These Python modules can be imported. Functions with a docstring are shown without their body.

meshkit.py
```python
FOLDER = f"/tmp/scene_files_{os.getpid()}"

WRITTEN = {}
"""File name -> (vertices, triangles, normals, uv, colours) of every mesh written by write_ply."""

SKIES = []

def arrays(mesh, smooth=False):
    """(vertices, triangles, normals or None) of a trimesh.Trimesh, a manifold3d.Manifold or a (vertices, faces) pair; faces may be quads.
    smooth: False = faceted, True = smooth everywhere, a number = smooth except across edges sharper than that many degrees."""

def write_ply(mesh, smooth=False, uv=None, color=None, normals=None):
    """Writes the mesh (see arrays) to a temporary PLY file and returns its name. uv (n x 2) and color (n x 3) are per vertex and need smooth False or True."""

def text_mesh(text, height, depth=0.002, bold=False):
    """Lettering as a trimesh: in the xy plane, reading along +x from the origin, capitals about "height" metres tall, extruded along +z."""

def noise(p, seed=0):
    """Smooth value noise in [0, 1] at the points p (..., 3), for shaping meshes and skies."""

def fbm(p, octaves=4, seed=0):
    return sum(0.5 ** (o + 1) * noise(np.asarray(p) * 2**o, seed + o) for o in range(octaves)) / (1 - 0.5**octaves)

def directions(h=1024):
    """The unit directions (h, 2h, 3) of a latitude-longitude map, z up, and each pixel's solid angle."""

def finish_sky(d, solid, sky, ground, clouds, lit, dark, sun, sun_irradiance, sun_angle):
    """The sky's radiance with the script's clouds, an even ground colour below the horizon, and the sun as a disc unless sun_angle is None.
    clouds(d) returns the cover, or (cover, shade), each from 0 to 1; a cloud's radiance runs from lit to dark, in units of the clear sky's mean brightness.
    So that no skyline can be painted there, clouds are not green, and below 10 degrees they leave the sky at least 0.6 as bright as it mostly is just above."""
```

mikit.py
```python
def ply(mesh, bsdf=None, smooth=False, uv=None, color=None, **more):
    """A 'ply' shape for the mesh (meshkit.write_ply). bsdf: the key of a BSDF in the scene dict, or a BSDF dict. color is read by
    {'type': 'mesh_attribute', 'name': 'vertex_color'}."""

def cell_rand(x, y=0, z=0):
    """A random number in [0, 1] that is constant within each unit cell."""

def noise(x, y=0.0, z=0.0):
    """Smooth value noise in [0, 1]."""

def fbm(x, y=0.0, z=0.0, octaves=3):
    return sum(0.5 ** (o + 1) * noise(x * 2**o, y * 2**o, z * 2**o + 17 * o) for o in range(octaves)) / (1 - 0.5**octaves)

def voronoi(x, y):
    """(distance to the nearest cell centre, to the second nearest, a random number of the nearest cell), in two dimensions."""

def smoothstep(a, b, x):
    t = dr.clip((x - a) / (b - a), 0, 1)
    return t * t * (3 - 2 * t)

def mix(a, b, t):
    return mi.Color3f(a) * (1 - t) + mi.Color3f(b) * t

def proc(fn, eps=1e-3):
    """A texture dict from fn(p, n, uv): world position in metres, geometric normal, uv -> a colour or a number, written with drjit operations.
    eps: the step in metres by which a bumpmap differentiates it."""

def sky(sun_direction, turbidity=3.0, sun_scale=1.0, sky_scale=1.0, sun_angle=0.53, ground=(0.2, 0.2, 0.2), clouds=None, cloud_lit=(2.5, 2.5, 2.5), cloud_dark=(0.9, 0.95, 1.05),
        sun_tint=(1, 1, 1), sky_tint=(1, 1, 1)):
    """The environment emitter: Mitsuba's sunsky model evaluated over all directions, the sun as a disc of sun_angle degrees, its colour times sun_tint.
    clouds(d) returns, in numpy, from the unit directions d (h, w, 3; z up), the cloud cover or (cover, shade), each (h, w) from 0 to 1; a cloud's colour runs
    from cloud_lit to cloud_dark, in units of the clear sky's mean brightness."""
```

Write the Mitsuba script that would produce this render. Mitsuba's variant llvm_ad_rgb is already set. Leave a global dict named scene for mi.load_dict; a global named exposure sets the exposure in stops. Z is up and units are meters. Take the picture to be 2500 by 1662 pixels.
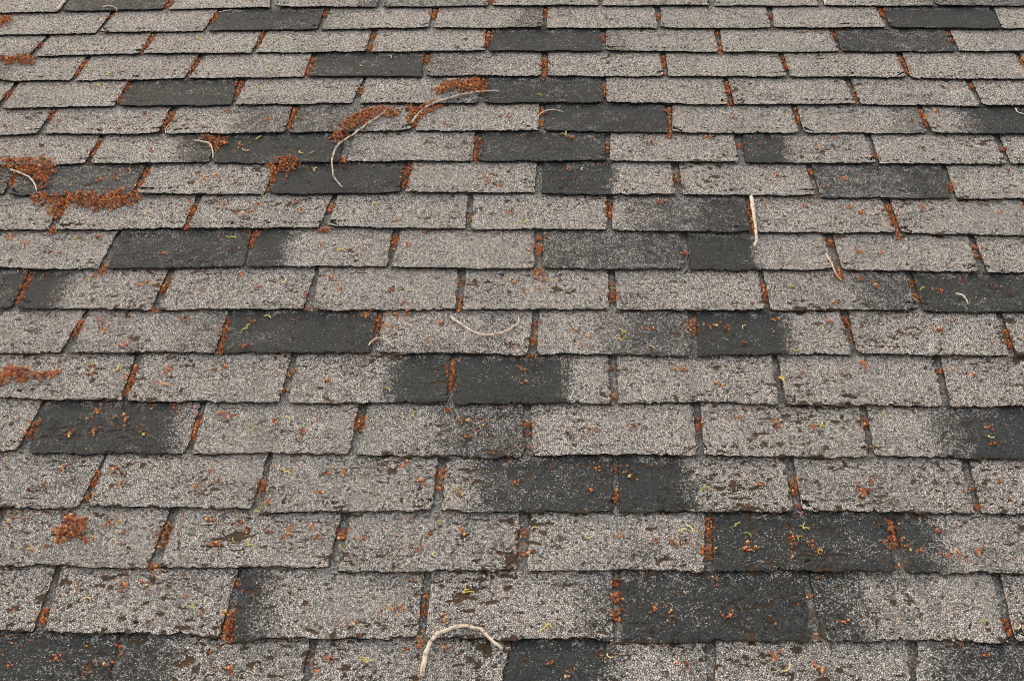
import math
import numpy as np
import trimesh
import drjit as dr
import mitsuba as mi
import mikit
import meshkit

# ------------------------------------------------------------------ camera, sky, exposure
SLOPE = math.radians(26.57)                       # pitch of the roof, 6 in 12
LIFT = 3.4                                        # height of the roof frame's origin above the ground
CS, SN = math.cos(SLOPE), math.sin(SLOPE)
ROOF = np.array([[1, 0, 0, 0], [0, CS, -SN, 0], [0, SN, CS, LIFT], [0, 0, 0, 1.0]])   # roof frame (u along the courses, v up the slope, z off the roof) -> world


def world(p):
    p = np.asarray(p, float)
    return p @ ROOF[:3, :3].T + ROOF[:3, 3]


CAM = np.array([0.0, -3.08946077, 1.62732284])    # in the roof frame
FORWARD = np.array([-0.03959625, 0.72882106, -0.68355834])
UP = -np.array([0.00498459, -0.68394224, -0.72951913])
eye = world(CAM)
scene = {}
labels = {}
scene['camera'] = {'type': 'perspective', 'fov': 2 * math.degrees(math.atan(1250 / 2966.06)), 'fov_axis': 'x', 'near_clip': 0.05, 'far_clip': 2000.0,
                   'to_world': mi.ScalarTransform4f().look_at(origin=eye.tolist(), target=world(CAM + FORWARD).tolist(), up=(ROOF[:3, :3] @ UP).tolist())}
scene['sky'] = mikit.sky((-0.55, 0.75, 0.75), turbidity=4, sun_scale=0.3, sun_angle=20, sun_tint=(1.08, 1.0, 0.92), clouds=lambda d: 1.0, cloud_lit=(2.05, 2.05, 2.02))
exposure = 2.3

# ------------------------------------------------------------------ measured layout, metres in the roof frame
# EDGES: butt edge of each course from the top, as (u, v); JOINTS: (left u, right u, v) at the foot and at the head of each gap, and where litter fills it;
# DARK: (u0, u1, softness left, right, share of charcoal granules) along each course
EDGES = [[[-1.5694,-0.0366],[-1.4094,-0.0294],[-1.1197,-0.0188],[-0.8233,-0.0105],[-0.5123,-0.0143],[-0.2017,-0.0111],[0.1077,-0.0127],[0.4071,-0.0164],[0.7111,-0.0201],[1.0374,-0.0261],[1.251,-0.0287]],[[-1.5278,-0.157],[-1.3276,-0.1524],[-1.1615,-0.1474],[-0.9794,-0.1407],[-0.8558,-0.1393],[-0.6636,-0.1373],[-0.4922,-0.1331],[-0.3637,-0.1325],[-0.1888,-0.133],[0.2478,-0.1388],[0.5476,-0.1419],[0.8456,-0.1437],[0.8772,-0.1453],[1.1611,-0.1521],[1.2179,-0.1508]],[[-1.4892,-0.2687],[-1.4193,-0.2718],[-1.2797,-0.2685],[-1.1212,-0.2636],[-0.8234,-0.2599],[-0.7974,-0.2569],[-0.5234,-0.2555],[-0.2095,-0.2557],[-0.1833,-0.2572],[0.1025,-0.2584],[0.4012,-0.2659],[0.455,-0.2676],[0.7141,-0.2662],[1.0143,-0.2675],[1.186,-0.269]],[[-1.4476,-0.3893],[-1.4008,-0.3955],[-1.2648,-0.3934],[-1.1354,-0.3913],[-0.9723,-0.3865],[-0.7028,-0.3824],[-0.6647,-0.3797],[-0.5362,-0.3806],[-0.3617,-0.3794],[-0.1779,-0.3783],[-0.0603,-0.3791],[0.2531,-0.3848],[0.4427,-0.3872],[0.567,-0.3898],[0.7148,-0.392],[0.8584,-0.397],[1.1499,-0.4023]],[[-1.4018,-0.5218],[-1.3813,-0.5275],[-1.1195,-0.5176],[-0.8238,-0.5124],[-0.7841,-0.5092],[-0.529,-0.5066],[-0.2148,-0.507],[-0.1721,-0.5073],[0.1003,-0.5053],[0.3936,-0.5156],[0.4296,-0.5157],[0.7084,-0.5182],[1.0041,-0.5251],[1.1168,-0.5245]],[[-1.3597,-0.6437],[-1.2756,-0.6398],[-0.9787,-0.6396],[-0.9452,-0.6429],[-0.7589,-0.6392],[-0.6706,-0.638],[-0.5537,-0.6315],[-0.3677,-0.6274],[-0.1667,-0.6281],[-0.0648,-0.6279],[0.2502,-0.6372],[0.4168,-0.6413],[0.5568,-0.6402],[0.854,-0.6437],[1.0837,-0.6469]],[[-1.3166,-0.7684],[-1.1865,-0.7671],[-1.1205,-0.7652],[-0.9683,-0.7625],[-0.8274,-0.7621],[-0.735,-0.7628],[-0.5358,-0.7581],[-0.4908,-0.7533],[-0.2098,-0.7527],[-0.1611,-0.7552],[0.0949,-0.7551],[0.3984,-0.7609],[0.4043,-0.7633],[0.7129,-0.7661],[1.0046,-0.7693],[1.0507,-0.7689]],[[-1.2768,-0.8837],[-1.2473,-0.8874],[-1.1821,-0.8892],[-1.0232,-0.8868],[-0.9509,-0.8854],[-0.6763,-0.8825],[-0.6506,-0.8834],[-0.3699,-0.8787],[-0.0715,-0.8777],[-0.0355,-0.8841],[0.2461,-0.8848],[0.3915,-0.8884],[0.5571,-0.8901],[0.5752,-0.8941],[0.8498,-0.8998],[1.0147,-0.9019]],[[-1.2316,-1.0144],[-1.1314,-1.0137],[-1.0957,-1.0149],[-0.83,-1.0092],[-0.5977,-1.0052],[-0.538,-1.0059],[-0.4953,-1.0058],[-0.2136,-1.0099],[-0.1497,-1.0098],[0.0919,-1.0122],[0.4009,-1.0195],[0.4065,-1.0203],[0.7074,-1.0208],[0.9806,-1.0281]],[[-1.1862,-1.1459],[-1.0811,-1.1474],[-0.9825,-1.1458],[-0.6701,-1.1401],[-0.662,-1.1393],[-0.3692,-1.1361],[-0.3483,-1.14],[-0.1437,-1.1451],[-0.0677,-1.1436],[-0.0297,-1.1426],[0.2497,-1.1446],[0.3653,-1.1449],[0.5546,-1.1445],[0.7372,-1.1472],[0.8447,-1.1506],[0.947,-1.1521]],[[-1.1419,-1.274],[-1.1247,-1.2728],[-1.0282,-1.2752],[-0.9656,-1.2745],[-0.837,-1.2782],[-0.553,-1.2698],[-0.527,-1.273],[-0.487,-1.2757],[-0.2169,-1.2711],[-0.1379,-1.2732],[-0.0648,-1.2694],[0.091,-1.2696],[0.12,-1.272],[0.3929,-1.2707],[0.427,-1.2705],[0.5686,-1.2685],[0.6973,-1.2696],[0.9147,-1.2715]],[[-1.0971,-1.4038],[-0.9855,-1.4046],[-0.9475,-1.4026],[-0.7602,-1.4008],[-0.6808,-1.4022],[-0.6479,-1.3992],[-0.5314,-1.3976],[-0.3784,-1.3983],[-0.2191,-1.3977],[-0.0728,-1.4018],[-0.0727,-1.4013],[0.0318,-1.3992],[0.2476,-1.4028],[0.4002,-1.3975],[0.5493,-1.3981],[0.8459,-1.3963],[0.8806,-1.3978]],[[-1.0546,-1.5266],[-0.9604,-1.5302],[-0.8304,-1.5311],[-0.7055,-1.5328],[-0.5332,-1.5346],[-0.5297,-1.5325],[-0.495,-1.5365],[-0.3304,-1.5322],[-0.2154,-1.5333],[-0.1264,-1.5313],[0.0898,-1.5292],[0.2192,-1.5241],[0.266,-1.5242],[0.3936,-1.5305],[0.3957,-1.5305],[0.6923,-1.5314],[0.8445,-1.5309]],[[-1.0087,-1.6595],[-0.9887,-1.6592],[-0.9443,-1.6657],[-0.8298,-1.6629],[-0.6755,-1.6617],[-0.4873,-1.659],[-0.381,-1.6604],[-0.3543,-1.66],[-0.2174,-1.6605],[-0.0774,-1.6608],[-0.0377,-1.6574],[0.2346,-1.6557],[0.313,-1.6568],[0.5377,-1.6552],[0.8106,-1.6564]],[[-0.9651,-1.7858],[-0.8361,-1.7869],[-0.802,-1.7827],[-0.7053,-1.7833],[-0.5347,-1.7871],[-0.499,-1.7908],[-0.3713,-1.7881],[-0.2258,-1.7862],[-0.115,-1.787],[0.0851,-1.7847],[0.2235,-1.7787],[0.2805,-1.7812],[0.3841,-1.7802],[0.5495,-1.7776],[0.6899,-1.7807],[0.7777,-1.7781]],[[-0.9218,-1.9111],[-0.837,-1.9085],[-0.6856,-1.9101],[-0.6457,-1.9069],[-0.5329,-1.9061],[-0.5134,-1.9058],[-0.3902,-1.9073],[-0.3528,-1.9122],[-0.2675,-1.9109],[-0.0803,-1.9077],[-0.0404,-1.9079],[0.1112,-1.9026],[0.2245,-1.9026],[0.2879,-1.902],[0.5331,-1.8996],[0.7447,-1.9001]],[[-0.8801,-2.0319],[-0.797,-2.036],[-0.675,-2.0362],[-0.5433,-2.0375],[-0.4949,-2.0451],[-0.4864,-2.045],[-0.4535,-2.0425],[-0.2279,-2.0379],[-0.0957,-2.0375],[-0.0709,-2.0371],[0.0014,-2.0347],[0.0752,-2.0369],[0.2239,-2.034],[0.2744,-2.0342],[0.3751,-2.0333],[0.4858,-2.0284],[0.5669,-2.0255],[0.6783,-2.0296],[0.7096,-2.0298]]]
JOINTS = [[(-1.4094,-1.3889,-0.029,-1.4061,-1.3868,0.0448,[]),(-1.1197,-1.089,-0.0184,-1.1101,-1.0926,0.0411,[(0.5,0.9)]),(-0.8192,-0.7918,-0.0107,-0.8192,-0.7933,0.0373,[]),(-0.5191,-0.4886,-0.0141,-0.5143,-0.4903,0.0335,[]),(-0.2084,-0.1849,-0.0111,-0.207,-0.1866,0.0295,[(0.6,0.8)]),(0.0976,0.1143,-0.0128,0.0984,0.1152,0.0257,[(0.5,0.8)]),(0.3971,0.4236,-0.0164,0.4003,0.4237,0.0217,[]),(0.698,0.721,-0.0201,0.7004,0.7219,0.018,[]),(1.005,1.0212,-0.0256,1.0053,1.0201,0.0141,[])],[(-1.565,-1.538,-0.1568,-1.5601,-1.5462,-0.0437,[(0.1,0.6)]),(-1.2711,-1.2462,-0.1503,-1.2613,-1.2476,-0.0416,[(0.1,0.5)]),(-0.9794,-0.9495,-0.1405,-0.9618,-0.9481,-0.0277,[(0.1,0.6)]),(-0.6653,-0.6422,-0.1371,-0.6608,-0.6438,-0.0209,[(0.05,0.3)]),(-0.3653,-0.339,-0.1325,-0.3598,-0.3395,-0.0176,[(0.05,0.45)]),(-0.0595,-0.035,-0.1348,-0.0514,-0.0379,-0.0158,[(0.05,0.45),(0.6,1.1)]),(0.251,0.2704,-0.1389,0.254,0.2706,-0.0215,[(0.1,0.6)]),(0.5498,0.5707,-0.1419,0.559,0.5754,-0.0252,[(0.35,0.5),(0.8,0.9)]),(0.8519,0.8756,-0.1446,0.8573,0.8736,-0.0288,[(0.05,0.45)]),(1.1579,1.1627,-0.1521,1.1619,1.1716,-0.0358,[])],[(-1.4177,-1.3868,-0.2713,-1.403,-1.3912,-0.1583,[(0.1,0.65)]),(-1.1212,-1.0985,-0.2634,-1.1163,-1.0996,-0.1545,[(0.1,0.95)]),(-0.8227,-0.799,-0.2584,-0.8144,-0.7994,-0.1477,[(0.0,0.65)]),(-0.5234,-0.4913,-0.2555,-0.5144,-0.4979,-0.1409,[(0.0,0.35),(0.6,1.0)]),(-0.2079,-0.1839,-0.2565,-0.2039,-0.1875,-0.1408,[(0.1,0.75)]),(0.1025,0.1183,-0.2586,0.1016,0.1194,-0.1472,[(0.15,0.5)]),(0.4012,0.4231,-0.2662,0.4074,0.4219,-0.1438,[(0.1,0.2),(0.5,1.1)]),(0.7125,0.7265,-0.2662,0.7116,0.7259,-0.1534,[(0.05,0.4),(0.65,1.0)]),(1.0112,1.0266,-0.2676,1.013,1.0272,-0.1565,[(0.05,0.5),(0.95,1.15)])],[(-1.2679,-1.2411,-0.3932,-1.2606,-1.2459,-0.2782,[(0.1,0.8)]),(-0.9723,-0.9487,-0.3863,-0.9609,-0.9447,-0.2681,[(0.1,0.25),(0.3,0.85)]),(-0.6662,-0.638,-0.3799,-0.6596,-0.6419,-0.2707,[(0.05,1.0)]),(-0.3617,-0.3383,-0.3794,-0.3604,-0.3428,-0.267,[(0.05,0.4)]),(-0.0588,-0.0279,-0.3794,-0.0527,-0.0353,-0.2665,[(0.2,1.0)]),(0.2531,0.2761,-0.385,0.2564,0.2706,-0.2722,[(0.1,0.65),(0.8,0.9)]),(0.5609,0.5791,-0.3899,0.5611,0.5751,-0.2808,[(0.1,0.65)]),(0.8555,0.8794,-0.3971,0.8624,0.8794,-0.2773,[(0.1,0.8)]),(1.1606,1.1739,-0.4024,1.1634,1.1756,-0.2858,[(0.1,0.7)])],[(-1.4204,-1.383,-0.5244,-1.4088,-1.3976,-0.3955,[(0.3,0.6)]),(-1.1195,-1.0951,-0.5174,-1.114,-1.0982,-0.4003,[(0.0,0.85)]),(-0.8238,-0.8072,-0.5117,-0.8292,-0.8072,-0.3934,[(0.0,0.75)]),(-0.529,-0.4896,-0.5066,-0.5089,-0.4995,-0.3866,[(0.25,0.6)]),(-0.2118,-0.1833,-0.5071,-0.2074,-0.1904,-0.3887,[(0.05,0.6)]),(0.0988,0.1152,-0.5055,0.1012,0.1134,-0.3936,[(0.2,0.35),(0.4,0.8)]),(0.401,0.4275,-0.5156,0.4081,0.4203,-0.3929,[(0.1,0.6),(0.75,1.0)]),(0.7099,0.7317,-0.5185,0.7109,0.726,-0.4063,[(0.2,0.95)]),(1.007,1.0229,-0.5251,1.0087,1.0236,-0.4141,[(0.1,0.3)])],[(-1.2756,-1.2471,-0.6398,-1.2717,-1.2579,-0.5281,[(0.0,0.4)]),(-0.9787,-0.9452,-0.6412,-0.9746,-0.9562,-0.5212,[(0.0,0.85)]),(-0.6706,-0.6472,-0.6374,-0.6675,-0.6493,-0.5142,[(0.0,0.85)]),(-0.3677,-0.3427,-0.6274,-0.368,-0.3469,-0.513,[(0.0,0.8)]),(-0.0619,-0.0329,-0.6284,-0.0551,-0.0401,-0.5118,[(0.05,0.4),(0.6,0.8)]),(0.2502,0.2674,-0.6374,0.2542,0.2719,-0.5215,[(0.1,0.3),(0.4,1.15)]),(0.5568,0.5781,-0.6403,0.5604,0.5751,-0.5284,[(0.05,0.65)]),(0.854,0.8766,-0.6439,0.8643,0.8759,-0.5272,[(0.1,0.8)])],[(-1.1205,-1.0961,-0.765,-1.1173,-1.1024,-0.6549,[(0.05,0.95)]),(-0.8274,-0.803,-0.7622,-0.8321,-0.8114,-0.6453,[(0.0,0.3)]),(-0.5245,-0.4908,-0.7551,-0.5211,-0.4947,-0.6332,[(0.8,1.0)]),(-0.2098,-0.1871,-0.7533,-0.2075,-0.1901,-0.6394,[(0.1,1.0)]),(0.0991,0.1173,-0.7553,0.1031,0.1176,-0.6403,[(0.3,0.75),(1.0,1.12)]),(0.3998,0.4287,-0.7624,0.4102,0.4302,-0.6439,[(0.3,0.4)]),(0.7129,0.7307,-0.7662,0.7157,0.7313,-0.6499,[(0.25,0.45),(0.6,0.9)]),(1.0046,1.0264,-0.7692,1.0144,1.0284,-0.6559,[(0.3,0.5)])],[(-1.2753,-1.2473,-0.8857,-1.2823,-1.2692,-0.7798,[(0.2,0.7)]),(-0.9787,-0.9509,-0.8857,-0.9726,-0.9582,-0.7679,[(0.1,0.95)]),(-0.6757,-0.652,-0.8829,-0.6672,-0.6529,-0.7658,[(0.0,0.9)]),(-0.3671,-0.3424,-0.8787,-0.3641,-0.3458,-0.7686,[(0.0,0.8)]),(-0.0669,-0.0355,-0.8813,-0.0566,-0.0397,-0.7666,[]),(0.2488,0.277,-0.8853,0.253,0.2725,-0.7742,[(0.25,0.55)]),(0.5571,0.5779,-0.8921,0.5614,0.5751,-0.7769,[(0.1,0.3),(0.95,1.05)]),(0.8524,0.8748,-0.9,0.8657,0.878,-0.7749,[(0.5,0.8)])],[(-1.1314,-1.0971,-1.0143,-1.133,-1.1135,-0.903,[(0.0,0.65),(0.9,1.1)]),(-0.83,-0.8086,-1.009,-0.8255,-0.8116,-0.8982,[(0.05,1.0)]),(-0.5353,-0.4966,-1.0059,-0.5172,-0.5048,-0.8888,[(0.25,0.5),(0.98,1.1)]),(-0.2136,-0.1872,-1.0099,-0.2084,-0.1962,-0.8955,[(0.6,0.7)]),(0.0945,0.1154,-1.0126,0.1013,0.1161,-0.8953,[(0.1,0.6)]),(0.4022,0.4228,-1.02,0.4093,0.4253,-0.8929,[(0.05,1.0)]),(0.7074,0.729,-1.0211,0.7081,0.7266,-0.9083,[(0.1,0.75),(0.85,1.15)]),(1.0113,1.029,-1.028,1.0101,1.0232,-0.9103,[(0.05,0.3)])],[(-0.9825,-0.9462,-1.1455,-0.9723,-0.9615,-1.0116,[(0.88,1.1)]),(-0.6701,-0.6547,-1.1397,-0.675,-0.659,-1.0195,[(0.0,0.45)]),(-0.3679,-0.3496,-1.1381,-0.3659,-0.3488,-1.0209,[(0.1,0.4),(0.45,0.55)]),(-0.0626,-0.0297,-1.1431,-0.0574,-0.0365,-1.0159,[(0.1,0.2),(0.35,0.6),(0.95,1.12)]),(0.251,0.2748,-1.1446,0.2581,0.271,-1.0236,[(0.5,0.58)]),(0.5571,0.5855,-1.1448,0.5618,0.5823,-1.0333,[(0.1,0.3),(0.7,1.25)]),(0.8472,0.8802,-1.1509,0.866,0.8787,-1.0304,[(0.08,0.4),(0.5,0.6)])],[(-1.1234,-1.1005,-1.2732,-1.1249,-1.1093,-1.1612,[(0.0,0.85)]),(-0.8358,-0.8073,-1.2777,-0.8272,-0.8118,-1.1539,[(0.15,0.55),(0.95,1.0)]),(-0.527,-0.4895,-1.2742,-0.5155,-0.5066,-1.1446,[(0.62,0.75),(0.95,1.0)]),(-0.2156,-0.1899,-1.2714,-0.2135,-0.197,-1.1532,[(0.2,0.4),(0.65,1.0)]),(0.091,0.12,-1.2708,0.0975,0.1138,-1.1538,[(0.25,0.85)]),(0.3994,0.4246,-1.2706,0.4083,0.4195,-1.1505,[(0.3,0.75)]),(0.6985,0.7258,-1.2697,0.7105,0.7229,-1.157,[(0.15,0.5),(0.55,0.75)])],[(-0.9855,-0.9475,-1.4036,-0.9673,-0.9598,-1.2774,[(0.2,0.9)]),(-0.6784,-0.6479,-1.4006,-0.6721,-0.6622,-1.2811,[(0.15,0.7),(0.75,1.0)]),(-0.3743,-0.3494,-1.3982,-0.3679,-0.3556,-1.283,[(0.05,0.8)]),(-0.0706,-0.0358,-1.4009,-0.055,-0.0428,-1.2738,[(0.2,1.05)]),(0.2476,0.27,-1.4024,0.2547,0.2715,-1.2828,[(0.1,0.5)]),(0.5513,0.5715,-1.3981,0.5568,0.5734,-1.2826,[(0.1,0.7)]),(0.8479,0.8735,-1.3969,0.8615,0.8733,-1.2771,[(0.3,0.8)])],[(-0.8281,-0.8049,-1.5313,-0.8283,-0.814,-1.416,[(0.2,0.85)]),(-0.5297,-0.4971,-1.5344,-0.5231,-0.5106,-1.4042,[(0.3,0.45),(0.6,0.75)]),(-0.2134,-0.1936,-1.533,-0.2137,-0.1993,-1.4165,[(0.1,0.75),(1.05,1.12)]),(0.0898,0.1133,-1.5288,0.0928,0.109,-1.414,[(0.2,0.25),(0.8,0.9)]),(0.3957,0.4209,-1.5305,0.4056,0.4177,-1.4028,[(0.42,0.46)]),(0.6942,0.7172,-1.5313,0.7087,0.7247,-1.4119,[(0.15,0.3)])],[(-0.9887,-0.9443,-1.6624,-0.9743,-0.9662,-1.5337,[(0.38,0.75)]),(-0.6744,-0.6524,-1.6616,-0.6722,-0.6608,-1.548,[(0.2,0.72)]),(-0.3829,-0.3543,-1.6602,-0.3745,-0.3567,-1.5451,[(0.2,0.5)]),(-0.0716,-0.0396,-1.6589,-0.0691,-0.0534,-1.5366,[(0.3,0.42),(0.5,0.58),(0.8,0.85)]),(0.2346,0.2607,-1.6559,0.2452,0.2587,-1.5417,[(0.25,0.5)]),(0.5377,0.5562,-1.6552,0.5474,0.5609,-1.5467,[(0.2,0.5),(0.75,0.85)]),(0.8278,0.8498,-1.6561,0.8411,0.8563,-1.5463,[])],[(-0.8343,-0.802,-1.7847,-0.82,-0.8134,-1.674,[(0.3,0.95)]),(-0.5347,-0.4991,-1.7889,-0.5227,-0.5129,-1.662,[(0.25,0.75)]),(-0.224,-0.1931,-1.7863,-0.2162,-0.2011,-1.6759,[(0.2,0.6)]),(0.0869,0.1067,-1.7842,0.0918,0.1048,-1.6722,[(0.15,0.35),(0.5,0.8)]),(0.3859,0.4162,-1.7799,0.3958,0.4125,-1.6637,[(0.4,0.65)]),(0.6899,0.7129,-1.7803,0.7013,0.7159,-1.6723,[(0.5,0.55),(0.8,0.9)])],[(-0.9752,-0.9432,-1.9116,-0.9682,-0.9534,-1.7984,[]),(-0.6839,-0.6474,-1.9084,-0.6699,-0.6533,-1.792,[(0.15,0.65),(0.93,1.0)]),(-0.3848,-0.3528,-1.9101,-0.3731,-0.355,-1.8018,[(0.25,0.45)]),(-0.0785,-0.0422,-1.9078,-0.068,-0.0499,-1.7885,[(0.25,0.55),(0.6,0.72)]),(0.2262,0.2587,-1.9024,0.2436,0.2578,-1.7957,[(0.05,0.8)]),(0.5331,0.5636,-1.8996,0.5469,0.5627,-1.7915,[(0.1,0.6),(0.85,0.95)])],[(-0.835,-0.797,-2.0351,-0.8307,-0.8184,-1.9228,[(0.6,0.9)]),(-0.5399,-0.4966,-2.0415,-0.5268,-0.5198,-1.9097,[(0.15,0.25),(0.5,1.05)]),(-0.2262,-0.1997,-2.0378,-0.2194,-0.2073,-1.9239,[(0.3,0.7),(0.9,1.1)]),(0.0768,0.1063,-2.0366,0.085,0.0987,-1.9192,[(0.08,0.7)]),(0.3783,0.4141,-2.0323,0.3927,0.4046,-1.9083,[(0.6,0.95)]),(0.6799,0.7006,-2.0297,0.6943,0.7077,-1.916,[(0.65,0.9)])],[(-0.689,-0.6662,-2.1185,-0.6889,-0.6739,-2.0533,[(0.2,0.25)]),(-0.392,-0.3726,-2.1132,-0.3883,-0.3751,-2.0538,[(0.15,0.3)]),(-0.0879,-0.0808,-2.1078,-0.074,-0.0668,-2.0409,[]),(0.2183,0.2405,-2.1021,0.2244,0.2407,-2.047,[(0.55,0.7)]),(0.5203,0.5376,-2.0966,0.533,0.5475,-2.0417,[])]]
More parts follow.
